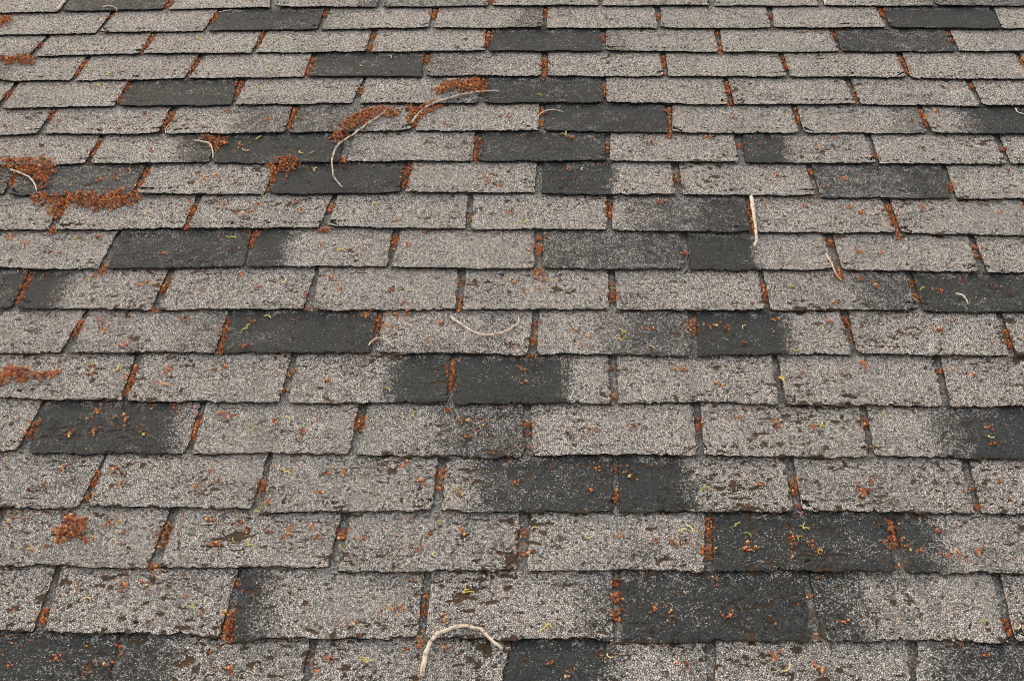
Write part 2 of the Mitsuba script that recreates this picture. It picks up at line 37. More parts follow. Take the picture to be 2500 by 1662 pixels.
DARK = [[(np.float64(-1.402),np.float64(-1.107),np.float64(0.0),np.float64(0.0),0.85),(np.float64(-0.565),np.float64(-0.52),np.float64(0.034),np.float64(0.0),0.6),(np.float64(-0.514),np.float64(-0.206),np.float64(0.0),np.float64(0.0),0.45),(np.float64(0.857),np.float64(1.024),np.float64(0.067),np.float64(0.0),0.4),(np.float64(1.035),np.float64(1.271),np.float64(0.0),np.float64(0.0),0.6)],[(np.float64(-0.957),np.float64(-0.668),np.float64(0.0),np.float64(0.0),0.92),(np.float64(-0.649),np.float64(-0.561),np.float64(0.0),np.float64(0.068),0.35),(np.float64(-0.146),np.float64(-0.059),np.float64(0.067),np.float64(0.0),0.55),(np.float64(0.887),np.float64(1.182),np.float64(0.0),np.float64(0.0),0.92)],[(np.float64(-0.186),np.float64(0.105),np.float64(0.0),np.float64(0.0),0.92),(np.float64(0.121),np.float64(0.188),np.float64(0.0),np.float64(0.054),0.45),(np.float64(0.731),np.float64(1.031),np.float64(0.0),np.float64(0.0),0.8),(np.float64(0.664),np.float64(0.722),np.float64(0.042),np.float64(0.0),0.25)],[(np.float64(-1.579),np.float64(-1.423),np.float64(0.0),np.float64(0.044),0.5),(np.float64(-0.643),np.float64(-0.365),np.float64(0.0),np.float64(0.0),0.88),(np.float64(-0.344),np.float64(-0.191),np.float64(0.0),np.float64(0.106),0.5)],[(np.float64(-1.109),np.float64(-0.834),np.float64(0.0),np.float64(0.0),0.9),(np.float64(-0.187),np.float64(0.101),np.float64(0.0),np.float64(0.0),0.88),(np.float64(-0.308),np.float64(-0.21),np.float64(0.051),np.float64(0.0),0.55),(np.float64(0.115),np.float64(0.193),np.float64(0.0),np.float64(0.061),0.2)],[(np.float64(-0.811),np.float64(-0.68),np.float64(0.061),np.float64(0.0),0.55),(np.float64(-0.654),np.float64(-0.463),np.float64(0.0),np.float64(0.06),0.6),(np.float64(-0.035),np.float64(0.255),np.float64(0.0),np.float64(0.0),0.92),(np.float64(0.784),np.float64(0.869),np.float64(0.058),np.float64(0.0),0.5),(np.float64(0.953),np.float64(1.198),np.float64(0.067),np.float64(0.0),0.92)],[(np.float64(-0.903),np.float64(-0.834),np.float64(0.049),np.float64(0.0),0.75),(np.float64(-0.815),np.float64(-0.531),np.float64(0.0),np.float64(0.0),0.92),(np.float64(-0.191),np.float64(0.101),np.float64(0.0),np.float64(0.0),0.9),(np.float64(-0.25),np.float64(-0.212),np.float64(0.029),np.float64(0.0),0.3),(np.float64(0.437),np.float64(0.529),np.float64(0.0),np.float64(0.043),0.92)],[(np.float64(-1.353),np.float64(-1.29),np.float64(0.0),np.float64(0.0),0.6),(np.float64(-1.266),np.float64(-0.99),np.float64(0.0),np.float64(0.0),0.72),(np.float64(-0.657),np.float64(-0.371),np.float64(0.0),np.float64(0.0),0.95),(np.float64(-0.037),np.float64(0.121),np.float64(0.0),np.float64(0.02),0.95),(np.float64(0.585),np.float64(0.867),np.float64(0.0),np.float64(0.0),0.68),(np.float64(0.744),np.float64(0.87),np.float64(0.054),np.float64(0.0),0.85)],[(np.float64(0.135),np.float64(0.411),np.float64(0.071),np.float64(0.0),0.6),(np.float64(0.278),np.float64(0.411),np.float64(0.053),np.float64(0.0),0.85),(np.float64(-1.438),np.float64(-1.196),np.float64(0.0),np.float64(0.056),0.25)],[(np.float64(-0.962),np.float64(-0.679),np.float64(0.0),np.float64(0.0),0.88),(np.float64(-0.663),np.float64(-0.58),np.float64(0.0),np.float64(0.04),0.95),(np.float64(-0.029),np.float64(0.256),np.float64(0.0),np.float64(0.0),0.62),(np.float64(0.114),np.float64(0.256),np.float64(0.078),np.float64(0.0),0.72),(np.float64(0.279),np.float64(0.41),np.float64(0.0),np.float64(0.021),0.95)],[(np.float64(-1.234),np.float64(-1.145),np.float64(0.0),np.float64(0.0),0.85),(np.float64(-1.119),np.float64(-1.02),np.float64(0.0),np.float64(0.052),0.95),(np.float64(0.432),np.float64(0.589),np.float64(0.0),np.float64(0.066),0.25),(np.float64(0.58),np.float64(0.711),np.float64(0.074),np.float64(0.0),0.65),(np.float64(0.738),np.float64(1.012),np.float64(0.0),np.float64(0.0),0.88)],[(np.float64(-0.755),np.float64(-0.691),np.float64(0.041),np.float64(0.0),0.45),(np.float64(-0.659),np.float64(-0.381),np.float64(0.0),np.float64(0.0),0.93),(np.float64(0.082),np.float64(0.252),np.float64(0.096),np.float64(0.0),0.6),(np.float64(0.274),np.float64(0.448),np.float64(0.0),np.float64(0.036),0.93)],[(np.float64(-0.323),np.float64(-0.217),np.float64(0.039),np.float64(0.0),0.9),(np.float64(-0.195),np.float64(0.022),np.float64(0.0),np.float64(0.035),0.95)],[(np.float64(-0.965),np.float64(-0.688),np.float64(0.0),np.float64(0.046),0.9),(np.float64(-0.228),np.float64(-0.077),np.float64(0.074),np.float64(0.0),0.6),(np.float64(0.675),np.float64(0.87),np.float64(0.072),np.float64(0.0),0.9)],[(np.float64(-0.146),np.float64(0.088),np.float64(0.064),np.float64(0.0),0.88),(np.float64(0.111),np.float64(0.229),np.float64(0.0),np.float64(0.035),0.93)],[(np.float64(0.263),np.float64(0.544),np.float64(0.0),np.float64(0.0),0.88),(np.float64(0.573),np.float64(0.627),np.float64(0.0),np.float64(0.053),0.88)],[(np.float64(-0.511),np.float64(-0.457),np.float64(0.0),np.float64(0.046),0.9),(np.float64(0.023),np.float64(0.079),np.float64(0.045),np.float64(0.0),0.45),(np.float64(0.107),np.float64(0.387),np.float64(0.0),np.float64(0.0),0.9),(np.float64(0.422),np.float64(0.478),np.float64(0.0),np.float64(0.044),0.75)],[(np.float64(-0.986),np.float64(-0.695),np.float64(0.0),np.float64(0.0),0.85),(np.float64(-0.674),np.float64(-0.584),np.float64(0.0),np.float64(0.045),0.75),(np.float64(-0.083),np.float64(0.078),np.float64(0.0),np.float64(0.037),0.9),(np.float64(0.549),np.float64(0.728),np.float64(0.036),np.float64(0.0),0.65)]]
TWIGS = [
    ('short_twig', 'short straight bleached twig lying in the topmost joint at the left edge', 3.2, [[-1.4077, -0.0259], [-1.404, 0.0092], [-1.4013, 0.0521]]),
    ('curved_twig', 'tiny hooked pale twig with rusty bits beside the dark shingle in the top left corner', 1.6, [[-1.284, -0.0099], [-1.268, -0.0051], [-1.2505, -0.0124], [-1.2371, -0.0335]]),
    ('forked_twig', 'short forked pale twig on the top course at the right', 2.6, [[0.7096, 0.0355], [0.717, 0.0075], [0.7285, -0.0182]]),
    ('long_twig', 'long gently curved grey twig, upper of the two long twigs left of centre', 2.5, [[-0.3611, -0.5943], [-0.3488, -0.5595], [-0.3279, -0.5241], [-0.2935, -0.5022], [-0.2469, -0.4745], [-0.2113, -0.4606], [-0.163, -0.4524], [-0.1531, -0.457]]),
    ('curved_twig', 'thin curved twig sticking out of the debris heap above the upper long twig', 1.5, [[-0.2909, -0.391], [-0.2643, -0.3941], [-0.2391, -0.403], [-0.2131, -0.4264]]),
    ('long_twig', 'long bent pale twig curling down over a dark shingle, lower of two', 2.6, [[-0.4356, -0.5564], [-0.4635, -0.5992], [-0.493, -0.6463], [-0.5226, -0.6873], [-0.5313, -0.7125], [-0.5322, -0.7473], [-0.5284, -0.7864], [-0.5256, -0.796], [-0.5218, -0.8127], [-0.5124, -0.8341], [-0.4951, -0.8589]]),
    ('thin_twig', 'thin arched twig over a joint, just right of the upper long twig', 1.3, [[-0.0571, -0.5688], [-0.0398, -0.5419], [-0.022, -0.5354], [0.0048, -0.5448]]),
    ('curved_twig', 'pale twig curling down out of the debris clump in the joint, upper left', 2.0, [[-0.8761, -0.6669], [-0.849, -0.6763], [-0.8351, -0.6865], [-0.8249, -0.7069], [-0.8167, -0.7394]]),
    ('curved_twig', 'bent pale twig beside the big debris heap at the left edge', 2.4, [[-1.2846, -0.7856], [-1.2522, -0.8051], [-1.2261, -0.8234], [-1.2068, -0.8495], [-1.1933, -0.8762]]),
    ('thin_twig', 'short thin straight twig on a light shingle in the upper right', 1.3, [[0.3837, -0.5427], [0.4029, -0.5573], [0.4136, -0.5664]]),
    ('thin_twig', 'small hooked reddish twig at the upper right edge', 1.5, [[1.0942, -0.5325], [1.0941, -0.548], [1.1107, -0.5588]]),
    ('thick_twig', 'thick knobbly pale twig lying lengthwise in a joint right of centre', 4.0, [[0.4213, -0.8929], [0.4196, -0.9374], [0.4178, -0.9765], [0.4169, -1.0148], [0.415, -1.0482], [0.4088, -1.0688]]),
    ('thin_twig', 'thin whitish twig with rusty debris hanging below a joint on the right', 1.5, [[0.5536, -1.0946], [0.5602, -1.1323], [0.5627, -1.1557], [0.5724, -1.1796]]),
    ('curved_twig', 'small bent pale twig on a dark shingle near the right edge at mid height', 2.0, [[0.7929, -1.221], [0.8065, -1.2295], [0.8097, -1.2412], [0.8095, -1.2522]]),
    ('curved_twig', 'u shaped pale twig lying on a light shingle in the centre', 2.1, [[-0.2191, -1.2919], [-0.1969, -1.3162], [-0.1715, -1.338], [-0.1543, -1.3467], [-0.1375, -1.3476], [-0.1186, -1.3412], [-0.0953, -1.3244], [-0.0844, -1.3083], [-0.0824, -1.2947]]),
    ('thin_twig', 'thin arched twig at the foot of a joint, left of the u shaped twig', 1.4, [[-0.3724, -1.3791], [-0.3657, -1.3651], [-0.354, -1.3577], [-0.3407, -1.3637], [-0.3261, -1.3829]]),
    ('arched_twig', 'thick pale twig arched in a half circle at the bottom of the picture', 3.4, [[-0.2057, -2.1034], [-0.2034, -2.0733], [-0.1973, -2.0476], [-0.1847, -2.0314], [-0.1661, -2.0215], [-0.1431, -2.0172], [-0.1229, -2.0227], [-0.1056, -2.0377], [-0.0867, -2.057]]),
    ('thin_twig', 'very thin straight twig under the top course, upper left', 1.0, [[-0.9529, -0.0292], [-0.9368, -0.0245], [-0.9173, -0.0164]]),
    ('thin_twig', 'very thin pale twig at the foot of a debris filled joint, upper left', 1.0, [[-0.9529, -0.6407], [-0.9558, -0.6186], [-0.9517, -0.5974]]),
    ('thin_twig', 'tiny thin twig lying on the big debris heap at the left edge', 1.0, [[-1.224, -0.7857], [-1.2094, -0.7906], [-1.1973, -0.7925]]),
    ('thin_twig', 'short dark stick on the debris in the lower left', 1.4, [[-0.6061, -1.8174], [-0.5928, -1.8163], [-0.5801, -1.8125]])]
STALKS = [[-1.4786,-0.2032],[-1.4498,-0.2195],[-0.971,-0.1788],[-1.223,-0.3459],[-1.1708,-0.3553],[-1.1843,-0.4087],[-0.7693,-0.42],[-0.7519,-0.3342],[-0.7244,-0.6534],[-0.741,-0.7121],[-0.6525,-0.0313],[-0.5245,-0.3238],[-0.4404,-0.2817],[-0.4091,-0.3873],[-0.1885,-0.0436],[-0.3451,-0.3161],[-0.1093,-0.5224],[-0.6176,-0.7199],[-0.5801,-0.7199],[-0.0558,-0.4699],[0.0078,-0.6375],[0.1585,-0.1896],[0.9525,-0.1878],[0.7553,-0.6652],[-1.0678,-0.9814],[-0.9194,-0.9546],[-0.7126,-1.0388],[-1.0419,-1.046],[-0.9853,-1.1764],[-0.5744,-1.1939],[-0.579,-1.2898],[-0.6262,-1.3263],[-0.572,-0.7732],[-0.4075,-0.9227],[-0.4731,-1.0798],[-0.2026,-0.9711],[-0.1856,-1.1746],[-0.3085,-1.2099],[-0.2091,-1.1825],[0.0456,-0.7787],[0.1051,-1.1963],[-0.0193,-1.1739],[0.3612,-1.309],[0.1239,-1.3353],[0.4752,-1.1983],[0.7256,-1.2027],[0.5149,-1.315],[-1.0354,-1.4329],[-0.904,-1.4319],[-0.8433,-1.4448],[-0.8548,-1.4549],[-0.5615,-1.5961],[-0.6678,-1.3787],[-0.5193,-1.4512],[-0.3225,-1.495],[-0.2722,-1.5604],[-0.1744,-1.7386],[-0.4978,-1.568],[0.1838,-1.3808],[0.1031,-1.7279],[0.2491,-1.7284],[0.5885,-1.5527],[0.7614,-1.6069],[0.4516,-1.3906],[0.4165,-1.4591],[-0.753,-1.9654],[-0.5447,-1.856],[-0.7434,-1.8544],[-0.3592,-1.8642],[-0.2079,-1.8065],[-0.2113,-1.8751],[-0.2168,-2.0319],[-0.0369,-1.8131],[0.2176,-1.8096],[0.2027,-1.821],[0.3166,-1.826],[-0.0152,-2.0131],[0.073,-2.061],[0.0573,-1.8341],[0.2976,-1.8063],[0.3969,-1.8293],[0.5461,-1.8851],[0.3499,-2.0764],[0.7025,-2.0106],[0.4238,-1.8593],[0.6543,-1.9903]]
CLUSTERS = [[-1.4681,0.0029],[-1.1422,-0.1575],[-1.0754,-0.1582],[-1.3831,-0.0814],[-1.2034,-0.1036],[-1.0395,-0.1121],[-0.8814,-0.0459],[-0.8503,-0.0668],[-0.9009,-0.15],[-1.2536,-0.2117],[-0.9811,-0.2365],[-1.3608,-0.4397],[-1.1925,-0.4407],[-1.2334,-0.4663],[-0.9453,-0.4421],[-1.2348,-0.5829],[-1.1918,-0.5641],[-1.0738,-0.6183],[-1.3598,-0.604],[-1.0266,-0.5511],[-0.827,-0.5411],[-0.7191,-0.5768],[-1.2398,-0.6907],[-0.9783,-0.6708],[-0.7625,-0.6842],[-0.9731,-0.7091],[-1.0066,-0.781],[-0.623,-0.0964],[-0.7336,-0.1746],[-0.5479,-0.2149],[-0.2641,-0.0936],[-0.18,-0.0472],[-0.6447,-0.5609],[-0.4155,-0.2757],[-0.5573,-0.4097],[-0.6793,-0.4891],[-0.6431,-0.7397],[-0.5757,-0.7766],[-0.5564,-0.6539],[-0.3158,-0.67],[-0.1256,-0.5685],[-0.1511,-0.5603],[-0.2759,-0.5999],[-0.113,-0.7771],[0.3743,-0.0739],[0.4501,-0.068],[0.4292,-0.0644],[0.0284,-0.182],[0.0782,-0.1921],[0.3481,-0.3034],[0.479,-0.3285],[0.2972,-0.455],[0.4677,-0.4728],[0.1963,-0.6509],[0.2549,-0.6536],[0.3424,-0.6513],[-0.0876,-0.6475],[0.0237,-0.653],[0.0121,-0.7821],[0.2135,-0.679],[-0.0641,-0.4273],[0.2985,-0.5217],[0.4118,-0.5707],[0.6128,-0.0292],[0.6293,-0.159],[0.7739,-0.1987],[0.8405,-0.2214],[0.8818,-0.2187],[0.8331,-0.3012],[0.7186,-0.3422],[0.9725,-0.35],[0.6205,-0.4172],[0.5739,-0.4284],[0.8769,-0.4807],[0.9037,-0.5461],[0.5957,-0.6849],[0.4678,-0.6821],[0.6395,-0.6573],[1.0149,-0.4924],[-1.0316,-0.7946],[-1.0607,-0.8234],[-1.025,-0.8187],[-0.8368,-0.7972],[-0.7968,-0.8116],[-0.8197,-0.8235],[-0.7449,-0.8307],[-1.0197,-0.8589],[-0.7562,-0.9186],[-0.6942,-0.9476],[-0.7197,-0.9499],[-0.681,-0.9163],[-1.0518,-1.0354],[-1.01,-1.031],[-1.1592,-1.0569],[-1.0733,-1.0921],[-0.8493,-1.0954],[-1.1999,-1.0358],[-0.7002,-1.0805],[-0.9628,-1.1325],[-0.974,-1.1665],[-0.6685,-1.1612],[-0.8567,-1.1856],[-0.8704,-1.1973],[-0.6284,-1.2038],[-0.7421,-1.2121],[-0.925,-1.3029],[-0.9085,-1.3353],[-0.751,-1.3],[-0.6157,-1.3046],[-1.08,-1.159],[-0.1745,-0.8096],[-0.1396,-0.8472],[-0.172,-0.8332],[-0.5081,-0.7733],[-0.6291,-0.8141],[-0.5898,-0.9003],[-0.5771,-0.9453],[-0.5133,-1.0106],[-0.294,-1.0122],[-0.356,-0.9757],[-0.1102,-0.9469],[-0.422,-1.0714],[-0.5141,-1.0592],[-0.3231,-1.069],[-0.4776,-1.1682],[-0.452,-1.2068],[-0.3461,-1.2101],[-0.0986,-1.182],[-0.5239,-1.23],[-0.3168,-1.2532],[-0.3897,-1.285],[-0.3325,-1.281],[-0.3138,-1.2845],[-0.5342,-1.3041],[-0.3371,-1.3189],[-0.2388,-1.3058],[-0.2901,-1.3025],[-0.0765,-1.2144],[0.0673,-0.8216],[0.0121,-0.8215],[0.2645,-0.8099],[0.2259,-0.9065],[0.2586,-1.0896],[-0.0018,-1.1757],[-0.0344,-1.1739],[-0.0464,-1.2047],[-0.0422,-1.1506],[0.2604,-1.3025],[0.2493,-1.3239],[0.1755,-1.3244],[0.0275,-1.3289],[0.2962,-1.3165],[0.332,-1.3268],[0.4473,-0.9108],[0.4873,-0.8077],[0.5951,-0.8519],[0.635,-0.8218],[0.6254,-0.9283],[0.6569,-0.9436],[0.791,-0.9282],[0.9513,-0.9454],[0.5343,-0.9196],[0.6262,-1.0823],[0.6642,-1.0882],[0.6389,-1.1785],[0.6415,-1.1975],[0.8127,-1.1719],[0.878,-1.1887],[0.9034,-1.2167],[0.766,-1.2062],[0.5495,-1.2464],[0.6081,-1.1652],[0.736,-1.3205],[0.7709,-1.2956],[0.5262,-1.2954],[0.424,-1.2943],[0.417,-1.3315],[-0.8477,-1.3608],[-0.8574,-1.3836],[-0.6134,-1.38],[-0.9686,-1.4475],[-0.9028,-1.4569],[-0.6634,-1.4499],[-0.6457,-1.4331],[-0.7557,-1.444],[-0.7197,-1.5455],[-0.8607,-1.5547],[-0.8727,-1.5765],[-0.8239,-1.5714],[-0.8027,-1.5742],[-0.7974,-1.594],[-0.8506,-1.6097],[-0.7619,-1.6087],[-0.6266,-1.5585],[-0.603,-1.5629],[-0.8821,-1.6949],[-0.7892,-1.698],[-0.7713,-1.7077],[-0.9027,-1.7372],[-0.7688,-1.7327],[-0.6323,-1.7365],[-0.5924,-1.7222],[-0.6144,-1.7001],[-0.9917,-1.6703],[-0.5158,-1.582],[-0.8927,-1.6162],[-0.4424,-1.4735],[-0.4442,-1.5702],[-0.465,-1.6126],[-0.2744,-1.6791],[-0.3792,-1.7025],[-0.4039,-1.7004],[-0.1772,-1.5754],[-0.1377,-1.5855],[-0.1632,-1.6145],[-0.0774,-1.7206],[-0.2427,-1.7179],[-0.4156,-1.7488],[-0.126,-1.407],[-0.2615,-1.3601],[-0.0963,-1.374],[0.0467,-1.3456],[0.1172,-1.3482],[0.0423,-1.3729],[-0.0697,-1.4387],[-0.0475,-1.4298],[-0.0648,-1.4729],[0.2172,-1.4334],[0.2313,-1.4332],[0.2975,-1.4781],[0.1171,-1.6941],[0.0616,-1.685],[0.0152,-1.6048],[0.0497,-1.5966],[0.065,-1.5991],[0.1326,-1.5853],[0.0534,-1.7357],[0.3428,-1.7201],[0.3285,-1.5596],[0.357,-1.3646],[0.0973,-1.7351],[0.5743,-1.416],[0.456,-1.4457],[0.7473,-1.426],[0.7722,-1.4458],[0.3909,-1.5695],[0.393,-1.5826],[0.4548,-1.5767],[0.5154,-1.7298],[0.5392,-1.7081],[0.512,-1.718],[0.7578,-1.7078],[0.766,-1.5812],[0.7651,-1.6221],[-0.8106,-1.7659],[-0.9354,-1.8073],[-0.8566,-1.8693],[-0.8825,-1.8784],[-0.7532,-1.8185],[-0.7696,-1.8188],[-0.7374,-1.8364],[-0.8491,-1.7992],[-0.7833,-1.9452],[-0.7054,-1.9419],[-0.6688,-1.9414],[-0.5992,-1.963],[-0.8691,-1.9937],[-0.5662,-1.9947],[-0.6447,-2.0158],[-0.5948,-1.8072],[-0.5406,-1.8133],[-0.4897,-1.8329],[-0.528,-1.8312],[-0.5778,-1.8608],[-0.5662,-1.8651],[-0.6834,-2.0552],[-0.7226,-2.1047],[-0.6951,-2.0912],[-0.5276,-2.0564],[-0.5376,-2.0641],[-0.5034,-2.0934],[-0.7744,-2.0814],[-0.6673,-1.9055],[-0.8447,-2.0957],[-0.5072,-1.776],[-0.4518,-1.8212],[-0.4215,-1.8185],[-0.456,-1.8392],[-0.3717,-1.838],[-0.4012,-1.8451],[-0.3331,-1.8463],[-0.2481,-1.8583],[-0.2165,-1.8335],[-0.1615,-1.8283],[-0.2296,-1.8667],[-0.3289,-2.0145],[-0.3758,-2.0707],[-0.2347,-2.0532],[-0.3512,-2.0703],[-0.3689,-2.0947],[-0.2484,-1.9816],[-0.181,-2.0003],[-0.2602,-1.9818],[-0.1721,-1.7458],[-0.174,-2.0503],[0.1608,-1.8436],[0.1905,-1.8454],[0.2098,-1.8451],[0.0997,-1.8335],[0.3068,-1.8524],[0.3165,-1.8587],[0.2476,-1.9127],[0.1504,-1.9751],[0.1762,-1.9885],[0.2675,-1.987],[0.3295,-1.9938],[-0.0146,-2.0773],[0.0145,-2.0915],[0.0648,-2.063],[0.1932,-2.0755],[0.3281,-2.0584],[0.3861,-1.8316],[0.4073,-1.8423],[0.3823,-1.847],[0.4238,-1.8593],[0.3811,-1.8813],[0.5324,-1.803],[0.5337,-1.8426],[0.5403,-1.8533],[0.6511,-1.8645],[0.6829,-1.8598],[0.5705,-1.8486],[0.5903,-1.8526],[0.4443,-1.9958],[0.3995,-1.9431],[0.3911,-2.0775],[0.3985,-2.081],[0.6458,-2.051],[0.4089,-1.7685],[0.5191,-1.7392],[0.6266,-1.867],[0.6253,-1.8106]]
HEAPS = [
    ('rust brown blossom heap above the tip of the upper long twig', [[-0.3134, -0.4401], [-0.294, -0.4114], [-0.2578, -0.4], [-0.2147, -0.3974], [-0.1917, -0.3946], [-0.1904, -0.4522], [-0.2119, -0.4493], [-0.2368, -0.4406], [-0.2734, -0.4432], [-0.3081, -0.4685]]),
    ('large rust brown blossom heap along the lower long twig', [[-0.3979, -0.5457], [-0.4302, -0.5237], [-0.4772, -0.5344], [-0.5084, -0.5723], [-0.528, -0.6043], [-0.5443, -0.6357], [-0.5284, -0.6873], [-0.4937, -0.6411], [-0.4641, -0.5939], [-0.435, -0.5618], [-0.416, -0.5727]]),
    ('rust brown blossom heap under the lower end of the upper long twig', [[-0.375, -0.5184], [-0.3464, -0.5186], [-0.3114, -0.5049], [-0.3047, -0.5132], [-0.3435, -0.5514], [-0.3605, -0.5943], [-0.3694, -0.5621]]),
    ('rust brown blossom clump above a curling twig in a joint, upper left', [[-0.8736, -0.6582], [-0.8475, -0.6426], [-0.8074, -0.6506], [-0.8029, -0.6866], [-0.8138, -0.7044], [-0.8402, -0.6763]]),
    ('large rust brown blossom heap at the left edge with a bent twig beside it', [[-1.3195, -0.76], [-1.2129, -0.7478], [-1.184, -0.775], [-1.1793, -0.7993], [-1.1863, -0.8138], [-1.1701, -0.8471], [-1.1926, -0.8566], [-1.2162, -0.8186], [-1.2504, -0.8017], [-1.2821, -0.7846], [-1.311, -0.7846]]),
    ('long ragged drift of rust brown blossom under a dark shingle at the left', [[-1.1967, -0.8961], [-1.1821, -0.8892], [-1.0791, -0.8868], [-1.0225, -0.8891], [-0.9822, -0.8729], [-0.9506, -0.8868], [-0.9548, -0.9028], [-0.9847, -0.9256], [-1.0472, -0.9392], [-1.0645, -0.9369], [-1.0884, -0.9121], [-1.1121, -0.9257], [-1.1218, -0.9571], [-1.1397, -0.9438], [-1.1607, -0.9212], [-1.1874, -0.9076]]),
    ('small rust brown drift on the upper left corner of a dark shingle', [[-0.6772, -0.7658], [-0.6569, -0.7511], [-0.6168, -0.7511], [-0.6116, -0.7659], [-0.6177, -0.7805], [-0.653, -0.7901], [-0.6694, -0.8093]]),
    ('thin ragged rust brown drift across a light shingle at the lower left', [[-1.0788, -1.4568], [-1.0584, -1.4466], [-1.0287, -1.4497], [-1.0219, -1.463], [-0.9996, -1.4661], [-0.9675, -1.4625], [-0.9647, -1.4789], [-0.9802, -1.4824], [-1.0247, -1.4762], [-1.059, -1.4798], [-1.064, -1.4994]]),
    ('loose scatter pile of rust brown blossom on a light shingle in the lower left corner', [[-0.8518, -1.838], [-0.8359, -1.8059], [-0.8075, -1.8147], [-0.7887, -1.8416], [-0.7885, -1.855], [-0.82, -1.8466], [-0.8427, -1.8558]]),
    ('thin rust brown blossom drift at the upper left edge below the third course', [[-1.4845, -0.2825], [-1.4384, -0.2735], [-1.3882, -0.277], [-1.3834, -0.3019], [-1.4066, -0.3202], [-1.4311, -0.2954], [-1.4791, -0.2981]]),
    ('small rust brown blossom pile at the top left edge', [[-1.5617, -0.0588], [-1.5434, -0.0521], [-1.5179, -0.0867], [-1.5362, -0.0933], [-1.5464, -0.1034]])]
SPRIGS = [
    (-0.2931, -2.0748, 4, 0.018, 'large straw yellow sprig on a light shingle at the bottom, left of the arched twig'),
    (-0.5148, -1.7854, 3, 0.015, 'yellow green sprig at the foot of a joint, lower left'),
    (-0.5804, -1.985, 3, 0.016, 'bright yellow green sprig on a light shingle near the bottom left corner'),
    (-0.4815, -1.6989, 4, 0.016, 'upright lime green sprig beside a debris filled joint, lower left'),
    (-0.1515, -1.9457, 3, 0.017, 'yellow sprig on a light shingle just above the arched twig'),
    (0.119, -1.3573, 3, 0.015, 'green sprig with rusty tips, right of the u shaped twig'),
    (-0.0818, -0.9861, 3, 0.014, 'yellow green sprig near the butt of a light shingle right of centre'),
    (-0.7605, -0.1808, 2, 0.012, 'yellow bud with stalks on the third course, left of centre'),
    (-0.5169, -1.86, 3, 0.013, 'yellow stalks with rusty bits on a light shingle in the lower left'),
    (0.4074, -1.8092, 3, 0.013, 'yellow star shaped sprig on a dark shingle at the lower right'),
    (-0.6676, -0.8889, 2, 0.014, 'pale yellow curl at the foot of a joint left of centre'),
    (0.4715, -1.5791, 3, 0.013, 'yellow and rusty sprig on a light shingle in the lower right')]
SEED = [-0.757,-1.4869]
BRACT = [-1.0712,-0.1064]

# ------------------------------------------------------------------ materials
def roofcoords(p):
    return p.x, p.y * CS + (p.z - LIFT) * SN, (p.z - LIFT) * CS - p.y * SN


GRAIN = 0.0034                                    # size of the granule clumps that the weather has left


def granules(p, n, uv):
    u, v, z = roofcoords(p)
    d1, d2, r = mikit.voronoi(u / GRAIN, v / GRAIN)
    f1, f2, q = mikit.voronoi(u / 0.0018 + 31.7, v / 0.0018 + 11.3)
    blend = mikit.fbm(u / 0.012, v / 0.011, 3.1)
    mott = mikit.fbm(u / 0.060, v / 0.035, 9.7, octaves=3)
    streak = mikit.fbm(u / 0.035, v / 0.30, 6.3, octaves=2)      # run-off along the slope
    dark, bald = uv.x, uv.y
    r2 = mikit.cell_rand(dr.floor(r * 9973.0), 3)
    r3 = mikit.cell_rand(dr.floor(q * 7919.0), 5)
    charcoal = mikit.smoothstep(-0.10, 0.10, dark * 1.13 + (blend - 0.5) * 3.2 * dark * (1 - dark) - 0.10 - (r3 * 0.86 + r2 * 0.14))
    tone = 0.19 + 0.60 * mikit.smoothstep(0.05, 0.85, r * 0.6 + q * 0.4)
    tone = tone * (0.74 + 0.30 * mott + 0.22 * streak)
    tint = mikit.mix(mi.Color3f(1.0, 0.880, 0.790), mi.Color3f(0.97, 0.945, 0.92), r2 * r2)
    light = tint * tone * (1 - 0.38 * dark * dark)
    black = mi.Color3f(0.047, 0.053, 0.056) * (0.35 + 0.9 * q + 1.0 * r * mott)
    c = mikit.mix(light, black, charcoal)
    gap = 1 - mikit.smoothstep(0.09, 0.38, d2 - d1)          # asphalt between the granules
    c = mikit.mix(c, mi.Color3f(0.022, 0.023, 0.023), gap * 0.95)
    brown = mikit.mix(mi.Color3f(0.022, 0.016, 0.012), mi.Color3f(0.110, 0.068, 0.042), mikit.fbm(u / 0.005, v / 0.0035, z / 0.004))
    return mikit.mix(c, brown, mikit.smoothstep(0.35, 0.6, bald + (r2 - 0.5) * 0.45))


def headlap(p, n, uv):
    u, v, z = roofcoords(p)
    d1, d2, r = mikit.voronoi(u / 0.0026, v / 0.0026)
    m = mikit.fbm(u / 0.03, v / 0.03, 2.2)
    tone = (0.09 + 0.40 * r * r) * (0.4 + 1.2 * m)
    c = mi.Color3f(1.0, 0.965, 0.925) * tone
    c = mikit.mix(c, mi.Color3f(0.025, 0.025, 0.026), (1 - mikit.smoothstep(0.02, 0.22, d2 - d1)) * 0.7)
    return mikit.mix(c, mi.Color3f(0.10, 0.072, 0.05), mikit.smoothstep(0.56, 0.7, mikit.fbm(u / 0.02, v / 0.02, 7.7)) * 0.7)


def butt(p, n, uv):
    u, v, z = roofcoords(p)
    m = mikit.fbm(u / 0.02, v / 0.05, 4.4)
    g = mikit.noise(u / 0.0016, v / 0.0016, z / 0.0016)
    near = 1 - mikit.smoothstep(-1.6, -0.7, v)
    k = (1 - mikit.smoothstep(0.40, 0.60, m)) * near
    return mikit.mix(mi.Color3f(0.010, 0.010, 0.010), mi.Color3f(0.120, 0.078, 0.048), k) * (0.5 + 0.8 * g)


